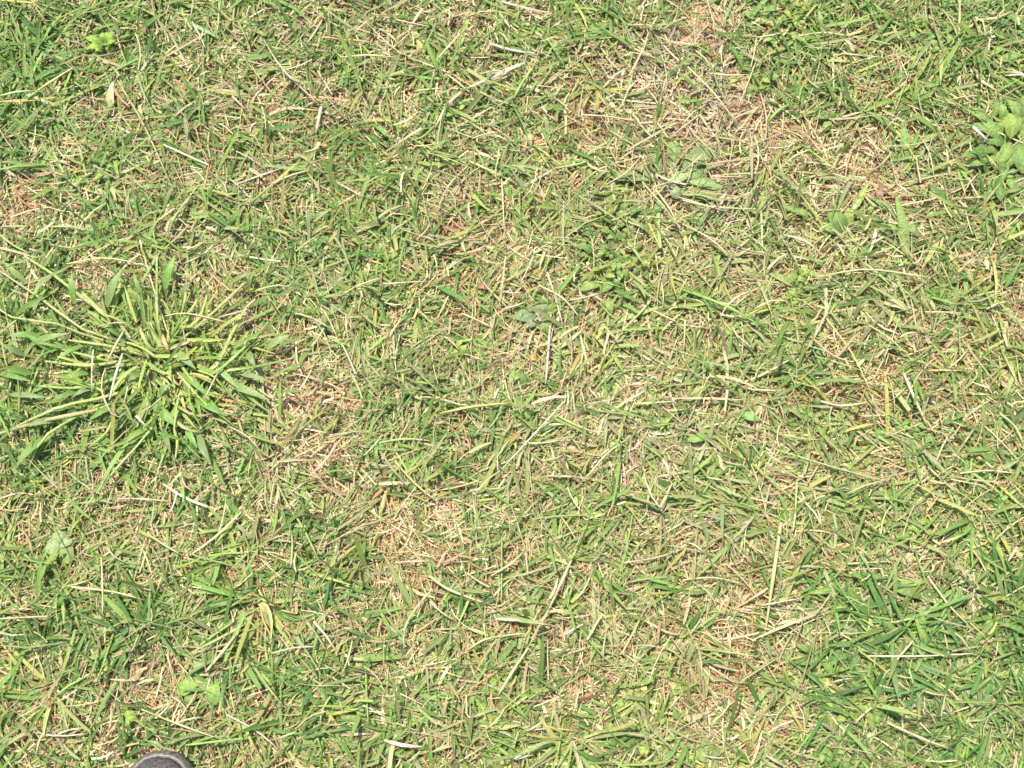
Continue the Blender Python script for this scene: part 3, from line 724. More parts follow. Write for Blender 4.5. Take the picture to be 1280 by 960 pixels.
# sprigs read off the photograph, then others where the grass grows thick
SPR = [(70, 165, 10, 1), (95, 90, 8, 0), (45, 160, 8, 0), (240, 130, 8, 1), (255, 150, 7, 1), (395, 235, 8, 1), (205, 270, 9, 1), (310, 195, 8, 1),
       (470, 330, 8, 1), (480, 235, 9, 1), (440, 190, 8, 1), (500, 320, 8, 2), (530, 100, 8, 1), (650, 60, 8, 2), (770, 30, 9, 1), (625, 540, 8, 1),
       (640, 495, 7, 1), (520, 495, 9, 0), (495, 470, 9, 3), (870, 385, 9, 2), (860, 365, 8, 2), (850, 300, 8, 3), (1140, 135, 10, 2), (1110, 200, 8, 1),
       (1180, 360, 9, 1), (1225, 500, 8, 1), (1190, 460, 8, 2), (1000, 465, 8, 1), (1250, 560, 9, 1), (1020, 720, 8, 1), (1070, 690, 8, 1), (1080, 850, 8, 1),
       (1150, 800, 8, 1), (1230, 850, 8, 0), (1265, 770, 9, 0), (1240, 740, 8, 0), (840, 740, 8, 1), (650, 720, 8, 1), (570, 770, 8, 0), (470, 800, 8, 0),
       (450, 690, 8, 1), (560, 900, 8, 1), (590, 860, 9, 1), (620, 900, 8, 2), (480, 940, 8, 1), (380, 920, 8, 1), (400, 850, 8, 0), (200, 790, 10, 0),
       (170, 780, 9, 0), (120, 790, 9, 0), (60, 800, 9, 0), (40, 700, 9, 1), (90, 870, 8, 1), (20, 880, 8, 1), (150, 560, 8, 1), (40, 590, 8, 1),
       (250, 560, 7, 1), (290, 660, 8, 2), (460, 560, 8, 1), (700, 610, 8, 1), (750, 660, 8, 1), (800, 720, 8, 1), (930, 590, 8, 1), (1010, 560, 8, 3),
       (1100, 430, 8, 1), (1220, 380, 8, 1), (1090, 95, 8, 3), (1000, 110, 8, 1), (930, 90, 8, 1), (340, 40, 8, 0), (390, 60, 8, 0), (300, 20, 8, 0),
       (60, 20, 9, 0), (20, 60, 9, 0), (150, 15, 8, 1), (440, 80, 8, 1), (560, 70, 8, 2), (700, 130, 8, 2), (600, 250, 8, 1), (700, 270, 8, 2),
       (420, 300, 8, 1), (350, 330, 8, 1), (300, 290, 8, 1), (130, 300, 8, 1), (60, 310, 8, 0), (20, 400, 8, 0), (35, 440, 9, 0), (15, 500, 8, 0),
       (520, 390, 8, 1), (590, 420, 7, 1), (670, 545, 8, 1), (760, 440, 8, 2), (800, 550, 8, 3), (880, 450, 8, 3), (960, 350, 8, 3), (1060, 400, 8, 3)]
for px, py, n, ci in SPR:
    sprig(px + rng.normal(0, 3), py + rng.normal(0, 3), int(np.clip(n + rng.integers(-2, 3), 5, 12)), GREENS[ci], head=rng.uniform(0, 6.28), spread=rng.uniform(1.4, 3.1))
cnt = 0
while cnt < 150:
    px, py = rng.uniform(-5, 1285), rng.uniform(-5, 965)
    p = P(px, py)
    if rng.random() > float(greenness(np.array([p[0]]), np.array([p[1]]))[0]) ** 1.3: continue
    fr = float(sample_grid(FRESH, np.array([p[0]]), np.array([p[1]]))[0])
    ci = rng.choice(6, p=np.array([.25 * fr, .5 * fr + .15, .3, .25 * (1 - fr) + .05, .08, .25 * (1 - fr)]) / np.sum([.25 * fr, .5 * fr + .15, .3, .25 * (1 - fr) + .05, .08, .25 * (1 - fr)]))
    sprig(px, py, int(rng.integers(4, 9)), GREENS[ci], head=rng.uniform(0, 6.28), spread=rng.uniform(0.6, 3.1))
    cnt += 1

# ------------------------------------------------------------------ bigger tufts
def tuft(name, label, px, py, n, L, W, cols, head=0.0, spread=math.pi, pit=(0.1, 0.7), base_r=0.02, crown=None, stems=0, cat='grass tuft', group=None):
    p = P(px, py, 0.0)
    e = empty(name, p)
    for k in range(n):
        a = head + (2 * (k + rng.uniform(0, 1)) / n - 1) * spread
        r = abs(rng.normal(0, base_r))
        c = jit_col(cols[rng.integers(len(cols))], 0.12)
        blade_obj(e, (r * math.cos(a), r * math.sin(a), rng.uniform(0.003, 0.014)), a + rng.normal(0, 0.4), rng.uniform(*pit) * rng.uniform(.5, 1),
                  rng.uniform(*L) * MM, rng.uniform(*W) * MM, c, rng.normal(0, 0.4))
    for k in range(stems):
        a = head + rng.uniform(-1, 1) * spread
        l_ = rng.uniform(*L) * MM * 0.8
        path = smooth_path([np.array([0, 0, 0.004]), np.array([l_ * .5 * math.cos(a), l_ * .5 * math.sin(a), 0.016]), np.array([l_ * math.cos(a + .1), l_ * math.sin(a + .1), 0.018])], 5)
        add('stem', tube_mesh('stem', path, np.linspace(1.7, 1.1, 5) * MM, jit_col(crown or STALK_COL['olive'])), M_STALK, e)
    tag(e, label, cat, group)
    return e

G = GREENS
PALE = [(0.40, 0.42, 0.20), (0.30, 0.36, 0.13), (0.45, 0.43, 0.24), (0.24, 0.33, 0.10)]
tuft('grass_tuft', 'fine pale grass tuft with thin radiating blades right of the coarse clump', 338, 592, 46, (30, 72), (1.8, 3.4), PALE, pit=(0.1, 0.8))
tuft('grass_tuft', 'rusty-centred grass tuft with wide green blades spreading towards the shoe', 325, 750, 34, (36, 80), (4, 6.5), [G[1], G[2], G[4]], head=R(225), spread=2.0, pit=(0.1, 0.5),
     crown=(0.36, 0.26, 0.12), stems=7)
tuft('grass_tuft', 'grass tuft with radiating light green blades left of the two-leaved weed', 75, 868, 30, (34, 72), (3, 5), [G[1], G[2], G[4]], pit=(0.1, 0.6))
tuft('grass_tuft', 'drooping whitish tuft of many narrow overlapping pale green blades', 715, 925, 62, (30, 66), (2.6, 4.6), [PALE[0], PALE[1], PALE[2], G[2], G[4]], head=R(270), spread=2.2, pit=(0.2, 0.9), base_r=0.03)
tuft('grass_tuft', 'lush dark grass tuft of wide leaning blades above the pinkish stalk', 1105, 785, 44, (30, 62), (4.5, 7.5), [G[0], G[1], G[1]], pit=(0.1, 0.8), base_r=0.028)
for px_, py_, n_ in [(1075, 760, 9), (1130, 830, 9), (1050, 800, 8), (1170, 770, 9), (1245, 720, 9), (1270, 830, 10), (1030, 870, 8), (1140, 870, 9), (1095, 730, 8)]:
    sprig(px_, py_, n_, (0.105, 0.215, 0.06), Lr=(28, 56), Wr=(4, 6.5), head=rng.uniform(0, 6.28), spread=2.6)
tuft('grass_tuft', 'bushy deep green grass tuft near the bare straw hollow', 1262, 770, 46, (30, 66), (3.5, 6), [G[0], G[1], G[0]], pit=(0.15, 0.9), base_r=0.03)
tuft('grass_tuft', 'short dense green tuft tucked under the coarse clump stems', 30, 455, 34, (26, 52), (3.5, 5.5), [G[0], G[1], G[2]], pit=(0.1, 0.7), base_r=0.025)
tuft('grass_tuft', 'bright tuft with white stripy middle near the yellow-green lobed weed', 214, 12, 26, (28, 55), (3.5, 6), [G[1], G[2], (0.34, 0.42, 0.22)], pit=(0.1, 0.7), base_r=0.015)
tuft('grass_tuft', 'feathery dull green tuft beside the yellow-white stalk', 512, 478, 36, (24, 44), (2, 3.4), [(0.14, 0.22, 0.09), G[1], G[3]], pit=(0.3, 1.1), base_r=0.018)
tuft('grass_tuft', 'thin wispy olive tuft rising below the pinkish straw patch', 955, 215, 34, (34, 70), (1.6, 3), [G[3], G[5], PALE[0]], head=R(265), spread=1.0, pit=(0.2, 0.9), base_r=0.03)
tuft('grass_tuft', 'fan of flat green blades near the long green cut stem', 838, 388, 14, (26, 50), (4, 6), [G[1], G[2]], head=R(10), spread=1.0, pit=(0.05, 0.4))
tuft('grass_tuft', 'wiry pale tuft among straw under the hairy rosette weed', 905, 305, 40, (34, 74), (1.6, 3), [G[5], PALE[0], G[3]], head=R(300), spread=1.3, pit=(0.05, 0.5), base_r=0.03)
tuft('grass_tuft', 'green tuft with stiff wide blades near the white twisted stalk', 1215, 650, 28, (28, 60), (4, 6), [G[1], G[2], G[4]], head=R(290), spread=2.0, pit=(0.1, 0.7), base_r=0.02)
tuft('grass_tuft', 'low tuft of fresh blades between rusty tuft and pale bent stem', 420, 900, 30, (28, 54), (3.5, 5.5), [G[1], G[2], G[0]], pit=(0.1, 0.6), base_r=0.025)
tuft('grass_tuft', 'thick leaning tuft of mixed green blades left of lobed weed', 40, 115, 40, (30, 64), (4, 6.5), [G[1], G[0], G[2]], head=R(190), spread=2.4, pit=(0.1, 0.6), base_r=0.03)
tuft('grass_tuft', 'spreading tuft of long green blades left of the rusty-centred tuft', 175, 795, 34, (34, 70), (4, 6), [G[1], G[0], G[2]], head=R(160), spread=1.6, pit=(0.05, 0.5), base_r=0.03)

# ------------------------------------------------------------------ the coarse grass clump
def build_clump():
    p0 = P(203, 455, 0.0)
    e = empty('coarse_grass_clump', p0)
    def stem(pts, w_, col, z=(0.012, 0.03, 0.02)):
        zz = np.interp(np.linspace(0, 1, len(pts)), [0, .5, 1], z)
        W3 = np.array([P(a, b, h) for (a, b), h in zip(pts, zz)]) - p0
        path = smooth_path(W3, 7)
        t = np.linspace(0, 1, 7)
        rad = w_ * MM * 0.31 * np.interp(t, [0, .15, .8, 1], [0.9, 1, .9, .7]) * (1 + rng.normal(0, .05, 7))
        nd = rng.integers(2, 5); rad[nd] *= 1.22
        c = jit_col(col, 0.07)
        base = np.array((0.48, 0.42, 0.22))
        cc = c[None] * np.interp(t, [0, .35, 1], [.45, 1, 1])[:, None] + base[None] * np.interp(t, [0, .35, 1], [.55, 0, 0])[:, None]
        cc[nd] = cc[nd] * .5 + np.array((.5, .46, .26)) * .5; cc[-1] = (.50, .48, .32)
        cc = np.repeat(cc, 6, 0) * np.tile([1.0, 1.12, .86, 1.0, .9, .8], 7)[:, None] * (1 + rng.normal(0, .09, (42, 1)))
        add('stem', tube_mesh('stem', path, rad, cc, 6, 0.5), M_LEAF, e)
        return W3[-1]
    def leaf(a, b, w_, col, z0=0.018, z1=0.028):
        pa = P(a[0], a[1], z0) - p0; pb = P(b[0], b[1], z1) - p0
        m = (pa + pb) / 2 + np.array([0, 0, 0.006])
        path = smooth_path([pa, m, pb], 7); t = np.linspace(0, 1, 7)
        wd = 1.05 * w_ * MM * np.interp(t, [0, .3, .65, 1], [.5, 1, .8, .08])
        c = jit_col(col, 0.08)
        add('blade', ribbon_mesh('blade', path, wd, c, 0.3, np.linspace(0, rng.normal(0, 0.4), 7)), M_GRASS, e)
    S = (0.31, 0.42, 0.10); SY = (0.40, 0.44, 0.13); SG = (0.26, 0.40, 0.085); SP = (0.36, 0.43, 0.15); SB = (0.37, 0.33, 0.13)
    T = lambda *q: [(x / 3, 320 + y / 3) for x, y in q]
    U = lambda *q: [(100 + x / 6.4, 380 + y / 6.4) for x, y in q]
    for pts, w_, c in [
        (T((520, 330), (330, 285), (160, 165), (-10, 50)), 5, SP), (T((430, 245), (300, 150), (200, 70), (90, 0)), 7, S), (T((480, 340), (330, 300), (200, 250), (60, 235), (-20, 190)), 4.5, SP),
        (T((500, 390), (330, 410), (170, 395)), 6.5, SY), (T((500, 440), (420, 465), (290, 495), (150, 488)), 6, SG), (T((520, 490), (390, 530), (230, 565), (60, 640)), 7, SY),
        (T((520, 510), (390, 570), (150, 620), (-20, 672)), 7.5, SB), (T((450, 520), (290, 600), (160, 685), (110, 790)), 6, SG), (T((590, 600), (550, 670), (390, 850), (310, 960)), 5, SP),
        (T((620, 360), (590, 240), (588, 0)), 6.5, S), (T((660, 330), (790, 220), (950, 70)), 6, SY), (T((720, 480), (810, 410), (870, 290), (925, 190)), 8.5, SY),
        (T((740, 470), (830, 420), (935, 325)), 6.5, S), (T((760, 450), (850, 430), (960, 415), (1110, 380)), 6, SG), (T((640, 300), (740, 240), (780, 135)), 5.5, S),
        (U((520, 700), (430, 630), (340, 560), (320, 520)), 9, S), (U((640, 400), (560, 350), (500, 250), (480, 190)), 8, SP), (U((690, 440), (640, 330), (590, 240), (560, 150)), 10, S),
        (U((720, 420), (690, 340), (650, 230)), 9, (0.52, 0.34, 0.14)), (U((700, 470), (600, 420), (480, 340), (340, 300)), 6, SY), (T((590, 540), (640, 600), (700, 650), (760, 660)), 6.5, SB),
        (T((660, 380), (700, 440), (760, 510), (840, 600)), 6, SG), (T((650, 420), (720, 500), (790, 570), (890, 600)), 5.5, SG), (T((650, 640), (665, 700), (655, 775)), 5.5, SY),
        (T((300, 130), (380, 210), (420, 240)), 9, SY), (T((570, 480), (660, 560), (740, 600), (800, 590)), 6, SB), (T((560, 380), (420, 340), (250, 315)), 6, SY), (T((470, 410), (350, 380), (210, 345)), 5, SG),
        (T((700, 420), (800, 450), (850, 515)), 4, S), (T((420, 610), (400, 660), (330, 720)), 5, SY), (T((640, 330), (690, 180), (700, 70)), 5, SG)]:
        stem(pts, w_, c)
    GL = (0.21, 0.34, 0.08); GB = (0.19, 0.35, 0.07); GG = (0.25, 0.33, 0.12)
    for a, b, w_, c in [((400, 190), (460, 45), 11, GG), ((1000, 350), (1090, 295), 9, GG), ((660, 360), (735, 425), 11, GG), ((580, 560), (665, 640), 12, GL), ((160, 685), (60, 790), 10, GL), ((120, 330), (260, 290), 9, GG),
                        ((620, 120), (655, 0), 10, GL), ((200, 360), (90, 290), 7, GL), ((310, 500), (170, 560), 7, GL), ((230, 610), (90, 640), 8, GG), ((930, 360), (960, 420), 9, GG), ((860, 480), (1010, 540), 10, GG),
                        ((740, 540), (850, 600), 9, GB), ((690, 440), (790, 530), 8, GB), ((760, 280), (805, 410), 5, GB), ((320, 330), (200, 400), 6, GL), ((620, 660), (640, 740), 8, GG), ((745, 670), (790, 780), 10, GG),
                        ((700, 640), (740, 720), 8, GL), ((560, 640), (440, 720), 7, GL), ((480, 700), (380, 860), 6, GL), ((280, 180), (270, 60), 8, GL), ((200, 70), (120, 150), 7, GG), ((60, 220), (180, 150), 7, GL),
                        ((0, 440), (120, 470), 7, GL), ((40, 520), (180, 530), 7, GG), ((850, 110), (960, 60), 6, GL), ((930, 130), (950, 60), 5, GL), ((690, 180), (700, 90), 7, GG), ((540, 170), (500, 60), 6, GL),
                        ((450, 300), (380, 250), 6, GL), ((530, 440), (480, 470), 9, GG), ((430, 560), (330, 620), 7, GL), ((600, 520), (640, 480), 8, GG), ((820, 420), (900, 500), 8, GG), ((900, 440), (1010, 470), 7, GG),
                        ((150, 300), (30, 300), 8, GL), ((90, 370), (10, 330), 8, GG), ((120, 440), (10, 420), 9, GL), ((100, 100), (10, 20), 7, GG), ((330, 440), (250, 450), 7, GL), ((360, 490), (270, 530), 7, GG)]:
        leaf((a[0] / 3, 320 + a[1] / 3), (b[0] / 3, 320 + b[1] / 3), w_, c)
    for k in range(110):
        a = rng.uniform(0, 6.28); r = rng.uniform(0.01, 0.12)
        blade_obj(e, (r * math.cos(a) * 1.1, r * math.sin(a) * 0.8, rng.uniform(0.008, 0.02)), a + rng.normal(0, 0.5), rng.uniform(0.1, 0.5), rng.uniform(28, 64) * MM, rng.uniform(2.6, 4.8) * MM, jit_col([(.2, .33, .075), (.28, .40, .09), (.33, .42, .12), G[1]][k % 4], 0.1), rng.normal(0, 0.3))
    for k in range(70):
        a = rng.uniform(0, 6.28); r = rng.uniform(0.0, 0.055)
        blade_obj(e, (r * math.cos(a) * 1.2 - .008, r * math.sin(a), rng.uniform(0.012, 0.026)), a + rng.normal(0, 0.6), rng.uniform(0.05, 0.45), rng.uniform(24, 50) * MM, rng.uniform(3, 5.6) * MM, jit_col([(.30, .41, .085), (.36, .44, .12), (.25, .37, .08), (.42, .42, .17)][k % 4], 0.1), rng.normal(0, 0.3))
    tag(e, 'big coarse grass clump with thick flattened light green stems sprawling outwards', 'grass clump')
build_clump()

# ------------------------------------------------------------------ broad-leaved weeds
PROFILE = {'oval': ([0, .12, .35, .6, .85, 1], [.12, .55, .95, 1, .6, .1]), 'spoon': ([0, .2, .5, .75, .93, 1], [.18, .3, .75, 1, .7, .2]),
           'lance': ([0, .15, .4, .7, .9, 1], [.25, .7, 1, .75, .35, .06]), 'round': ([0, .1, .35, .65, .9, 1], [.2, .7, 1, 1, .65, .25]), 'blunt': ([0, .15, .5, .85, .97, 1], [.3, .7, 1, .95, .7, .35])}
def weed_leaf(e, p0, a, b, wpx, col, prof='oval', z0=0.014, z1=0.022, arch=0.007, fold=0.22, wave=0.05, tipcol=None, vein=1.22):
    pa = P(a[0], a[1], z0 * .7) - p0; pb = P(b[0], b[1], z1 * .62) - p0
    n = 7; k = 5
    m = (pa + pb) / 2 + np.array([0, 0, arch])
    path = smooth_path([pa, m, pb], n); t = np.linspace(0, 1, n)
    hw = wpx * MM * 0.5 * np.interp(t, *PROFILE[prof])
    tan = np.gradient(path, axis=0); tan /= np.linalg.norm(tan, axis=1)[:, None]
    s = np.cross(tan, [0, 0, 1.0]); s /= np.linalg.norm(s, axis=1)[:, None]; up = np.cross(s, tan)
    u = np.linspace(-1, 1, k)
    tw = rng.normal(0, 0.18)
    V = np.zeros((n, k, 3)); cc = np.zeros((n, k, 3)); c = jit_col(col, 0.07)
    ph = rng.uniform(0, 6)
    for j in range(k):
        lift = fold * abs(u[j]) * hw - 0.25 * hw * u[j] ** 2 + wave * hw * np.sin(t * 9 + ph + 2 * j) * abs(u[j]) + tw * u[j] * hw
        V[:, j] = path + s * (u[j] * hw * (1 + 0.05 * np.sin(t * 14 + ph + j)))[:, None] + up * lift[:, None]
        cj = c * (vein if j == k // 2 else (1.0 if j in (1, 3) else 0.94))
        cc[:, j] = cj * (1 + rng.normal(0, 0.05, (n, 1)))
        if tipcol is not None: cc[-1, j] = tipcol; cc[-2, j] = cc[-2, j] * .5 + np.array(tipcol) * .5
    i = np.arange(n * k).reshape(n, k)
    f = np.stack([i[:-1, :-1], i[1:, :-1], i[1:, 1:], i[:-1, 1:]], -1).reshape(-1, 4)
    return add('leaf', mesh_np('leaf', V, None, f, np.clip(cc, .02, .85)), M_LEAF, e)

def weed_stem(e, p0, pts, wpx, col, z):
    W3 = [P(a, b, h) - p0 for (a, b), h in zip(pts, z)]
    path = smooth_path(W3, 5)
    return add('stem', tube_mesh('stem', path, np.full(5, wpx * MM * 0.5) * np.linspace(1, .75, 5), jit_col(col)), M_LEAF, e)

LG = (0.205, 0.285, 0.075); LY = (0.245, 0.325, 0.075); LD = (0.12, 0.195, 0.05); LM = (0.165, 0.245, 0.065); LGY = (0.21, 0.26, 0.12)
def new_weed(px, py, label, group=None, name='broadleaf_weed'):
    p0 = P(px, py, 0.0); e = empty(name, p0); tag(e, label, 'weed', group)
    return e, p0

# hairy rosette
A5 = lambda x, y: (740 + x / 6.4, 140 + y / 6.4)
e, p0 = new_weed(838, 228, 'hairy rosette weed with spoon-shaped soft green leaves in dry straw', name='rosette_weed')
for a, b, w_, c, pr, z0, z1 in [((620, 500), (665, 225), 21, LG, 'spoon', .012, .026), ((650, 520), (960, 285), 27, LM, 'spoon', .012, .022), ((540, 560), (120, 505), 18, LG, 'spoon', .010, .018), ((590, 600), (770, 490), 13, (.26, .36, .13), 'blunt', .022, .034),
                                ((700, 560), (1040, 600), 16, LM, 'spoon', .012, .022), ((680, 660), (1070, 690), 17, LG, 'spoon', .012, .022), ((620, 610), (690, 690), 13, (.25, .34, .13), 'blunt', .02, .026), ((560, 520), (480, 290), 15, LM, 'spoon', .01, .016),
                                ((690, 560), (890, 450), 22, LM, 'spoon', .009, .014), ((560, 620), (330, 400), 14, LM, 'spoon', .008, .012), ((600, 660), (480, 860), 14, LM, 'spoon', .009, .014)]:
    weed_leaf(e, p0, A5(*a), A5(*b), w_, tuple(np.array(c) * .75 + np.array((.08, .085, .05))), pr, z0 * .85, z1 * .85, vein=1.3, wave=.1)
for a, b in [((420, 270), (520, 560)), ((555, 250), (590, 500)), ((740, 300), (670, 430))]:
    weed_stem(e, p0, [A5(*a), A5(*b)], 3, (0.22, 0.19, 0.12), (0.016, 0.012))
for k in range(14):
    a = rng.uniform(0, 6.28); q = A5(600 + 60 * math.cos(a), 580 + 60 * math.sin(a))
    weed_stem(e, p0, [A5(600, 580), q], 2.4, (0.34, 0.30, 0.24), (0.014, 0.02))

for a, b, c_, w_ in [((690, 680), (1050, 790), 'straw', 2.5), ((400, 560), (720, 950), 'pale_green', 2.5), ((720, 480), (890, 330), 'straw', 2.5), ((650, 400), (690, 510), 'straw', 2.5), ((100, 590), (400, 345), 'pale_green', 2.5),
                     ((900, 420), (1200, 385), 'tan', 2.5), ((560, 190), (600, 500), 'brown', 2.2), ((330, 460), (345, 590), 'straw', 2.2), ((980, 520), (1210, 515), 'tan', 2.5), ((480, 600), (620, 560), 'straw', 2.2), ((770, 110), (930, 290), 'tan', 2.2), ((640, 190), (880, 10), 'straw', 2.5)]:
    stalk([A5(*a), A5(*b)], c_, w_, 'tube', z=np.array([.022, .026]))

# weed with two broad leaves, above the shoe
B7 = lambda x, y: (200 + x / 9.6, 800 + y / 9.6)
e, p0 = new_weed(263, 845, 'two-leaved weed with smooth broad light green leaves above the shoe')
for a, b, w_, c, pr, z0, z1 in [((520, 430), (205, 640), 17, (.23, .34, .08), 'blunt', .014, .02), ((650, 460), (655, 780), 17, (.22, .35, .075), 'blunt', .014, .02), ((580, 360), (595, -20), 15, LM, 'oval', .012, .018), ((440, 600), (300, 800), 13, LG, 'oval', .01, .014),
                                ((560, 400), (420, 230), 15, LGY, 'oval', .012, .016), ((590, 440), (470, 700), 11, LG, 'oval', .012, .012), ((690, 460), (760, 330), 10, LGY, 'oval', .01, .016)]:
    weed_leaf(e, p0, B7(*a), B7(*b), w_, c, pr, z0, z1, fold=.12, vein=1.05)
for a, b in [((610, 430), (720, 380)), ((600, 520), (540, 640)), ((610, 430), (560, 600)), ((610, 420), (480, 420))]:
    weed_stem(e, p0, [B7(*a), B7(*b)], 3.5, (0.5, 0.46, 0.3), (0.014, 0.016))

# dense leafy weed
C6 = lambda x, y: (1180 + x / 6, 80 + y / 6)
e, p0 = new_weed(1258, 175, 'dense leafy weed with overlapping oval leaves and a whitish downy stem')
for a, b, w_, c, pr, z0, z1 in [((500, 560), (500, 370), 22, LY, 'oval', .03, .042), ((470, 560), (230, 450), 18, LG, 'oval', .02, .03), ((480, 600), (290, 570), 17, LD, 'oval', .016, .02), ((500, 590), (400, 760), 17, LG, 'oval', .022, .03), ((540, 590), (590, 820), 22, LM, 'oval', .022, .03),
                                ((430, 440), (425, 290), 10, LG, 'lance', .02, .036), ((300, 600), (70, 570), 14, LG, 'lance', .012, .016), ((420, 640), (230, 720), 14, LM, 'oval', .012, .016), ((480, 640), (460, 810), 13, LY, 'oval', .02, .02), ((560, 540), (700, 440), 20, LG, 'oval', .022, .03),
                                ((560, 580), (730, 620), 20, LM, 'oval', .022, .028), ((560, 620), (700, 760), 18, LM, 'oval', .02, .024), ((500, 520), (600, 330), 14, LM, 'oval', .018, .03), ((380, 520), (420, 420), 14, LG, 'oval', .018, .028)]:
    weed_leaf(e, p0, C6(*a), C6(*b), w_, c, pr, z0, z1, tipcol=(.5, .38, .16) if b == (460, 810) else None)
for k in range(20):
    bx, by = rng.uniform(300, 680), rng.uniform(330, 820); a_ = math.atan2(by - 580, bx - 500) + rng.normal(0, .5); l_ = rng.uniform(120, 220)
    weed_leaf(e, p0, C6(bx, by), C6(bx + l_ * math.cos(a_), by + l_ * math.sin(a_)), rng.uniform(9, 17), [LM, LG, LD, LM][k % 4], 'lance', rng.uniform(.016, .03), rng.uniform(.018, .04), wave=.12)
weed_stem(e, p0, [C6(220, 470), C6(270, 520), C6(330, 580)], 4.5, (.62, .6, .52), (.03, .03, .02))
weed_stem(e, p0, [C6(490, 590), C6(470, 860)], 4, (.3, .26, .14), (.02, .008))

# trailing small-leaved weed and other small weeds
def small_weed(label, px, py, n, rx, ry, size, cols, prof='lance', z=(0.012, 0.032), group='small weeds in the lawn', name='small_weed', star=False):
    e, p0 = new_weed(px, py, label, group, name)
    for k in range(n):
        if star:
            a = (k + rng.uniform(-.2, .2)) / n * 6.28; bx = px + 2 * math.cos(a); by = py + 2 * math.sin(a)
        else:
            u = rng.normal(0, 0.5, 2); bx = px + u[0] * rx; by = py + u[1] * ry; a = rng.uniform(0, 6.28)
        s = rng.uniform(*size)
        weed_leaf(e, p0, (bx, by), (bx + s * math.cos(a), by + s * math.sin(a)), s * rng.uniform(.5, .72), cols[k % len(cols)], prof, rng.uniform(*z) * .7, rng.uniform(*z), arch=0.003)
    for k in range(max(2, n // 6)):
        a = rng.uniform(0, 6.28)
        weed_stem(e, p0, [(px, py), (px + rx * .5 * math.cos(a), py + ry * .5 * math.sin(a))], 1.8, (0.28, 0.28, 0.12), (.006, .012))
    return e
small_weed('trailing small-leaved weed between the hairy rosette and the downy weed', 766, 295, 72, 48, 58, (9, 17), [(.15, .205, .05), LD, (.19, .25, .06), (.22, .27, .07)], 'lance', (0.012, 0.036))
small_weed('cluster of bright little leaves just above the green cut stem', 778, 337, 26, 26, 18, (8, 14), [LY, LG, LM], 'oval', (0.014, 0.04))
small_weed('clover-like weed of crowded rounded leaves below the lush dark tuft', 1075, 885, 30, 36, 22, (8, 15), [LM, LG, LY], 'round')
small_weed('tiny star of yellow-green leaves next to the clover-like weed', 1090, 890, 7, 6, 6, (12, 18), [LY], 'oval', star=True)
small_weed('low rounded weed with a pale yellow-green flush at the straw edge', 865, 948, 24, 24, 18, (9, 16), [LY, (0.31, 0.36, 0.11), LG], 'oval')
small_weed('dark leafy seedling cluster below the clover-like weed', 1038, 945, 20, 20, 22, (9, 15), [LM, LD, LG], 'oval')
small_weed('green seedling cluster between two upright straw pieces', 1172, 42, 34, 34, 26, (8, 15), [(.14, .26, .06), LG, LD], 'oval')
small_weed('yellowish leafy weed spreading above the pinkish straw patch', 972, 30, 38, 34, 30, (8, 16), [LY, LM, LG], 'oval')
small_weed('ragged leafy sprout directly below the dense leafy weed', 1256, 222, 12, 22, 16, (12, 22), [LM, LD, LG], 'oval')
small_weed('ragged strap-leaved sprout above the dense leafy weed', 1262, 48, 14, 24, 30, (14, 26), [LM, LG, LD], 'lance')
small_weed('tiny leafy weed by the lone tall straw above the pinkish patch', 738, 40, 10, 12, 12, (12, 18), [LM, LG], 'lance')
small_weed('pair of tiny clover leaves beside the long whitish bent straw', 568, 140, 5, 8, 6, (9, 13), [LY, LG], 'round')
small_weed('small round-leaved weed below the wispy olive tuft', 1036, 148, 7, 12, 8, (11, 17), [LG, LM], 'round')
small_weed('pointed yellow-green seedling left of the curved pale stem', 1000, 345, 14, 18, 18, (11, 18), [LY, LG], 'lance')
small_weed('bright seedling beside the white twisted stalk', 1122, 530, 18, 34, 18, (8, 14), [(.16, .3, .06), LM], 'lance')
small_weed('olive creeping weed in straw left of the bright seedling', 1010, 518, 20, 28, 16, (8, 13), [LM, (.26, .28, .1), LD], 'oval')
small_weed('weak yellow-green seedling above the long yellow-white stalk', 577, 438, 8, 10, 8, (10, 16), [LY], 'lance')
small_weed('round glossy leaf pair near the long white straw', 652, 463, 4, 8, 5, (14, 22), [LM, LD], 'oval')
small_weed('small round-leaved clover under the lobed weed', 172, 255, 6, 10, 9, (9, 14), [LG, LM], 'round')
small_weed('yellow-green seedling over the loose straw below the husk', 128, 215, 9, 14, 8, (10, 17), [LY, LM], 'lance')
small_weed('faint olive seedling beside the tan bent stalk', 945, 105, 12, 20, 20, (9, 16), [LM, LY], 'oval')
small_weed('lime coloured seedling by the shoe', 160, 896, 5, 8, 6, (11, 16), [(.25, .37, .07)], 'lance')
small_weed('broken pale leaf cluster beside the left straw litter', 78, 674, 7, 14, 9, (16, 26), [(.27, .35, .15), LG], 'blunt')
small_weed('leafy green weed left of the drooping whitish tuft', 792, 905, 34, 40, 34, (9, 16), [LM, LG, LY, LD], 'oval')
small_weed('feathery yellowish seedling near the olive creeping weed', 995, 350 + 20, 10, 14, 12, (9, 14), [LY], 'lance')
small_weed('leafy patch of small bright leaves by the tan curved stalk', 1130, 660, 16, 26, 14, (9, 15), [LM, LY], 'oval')

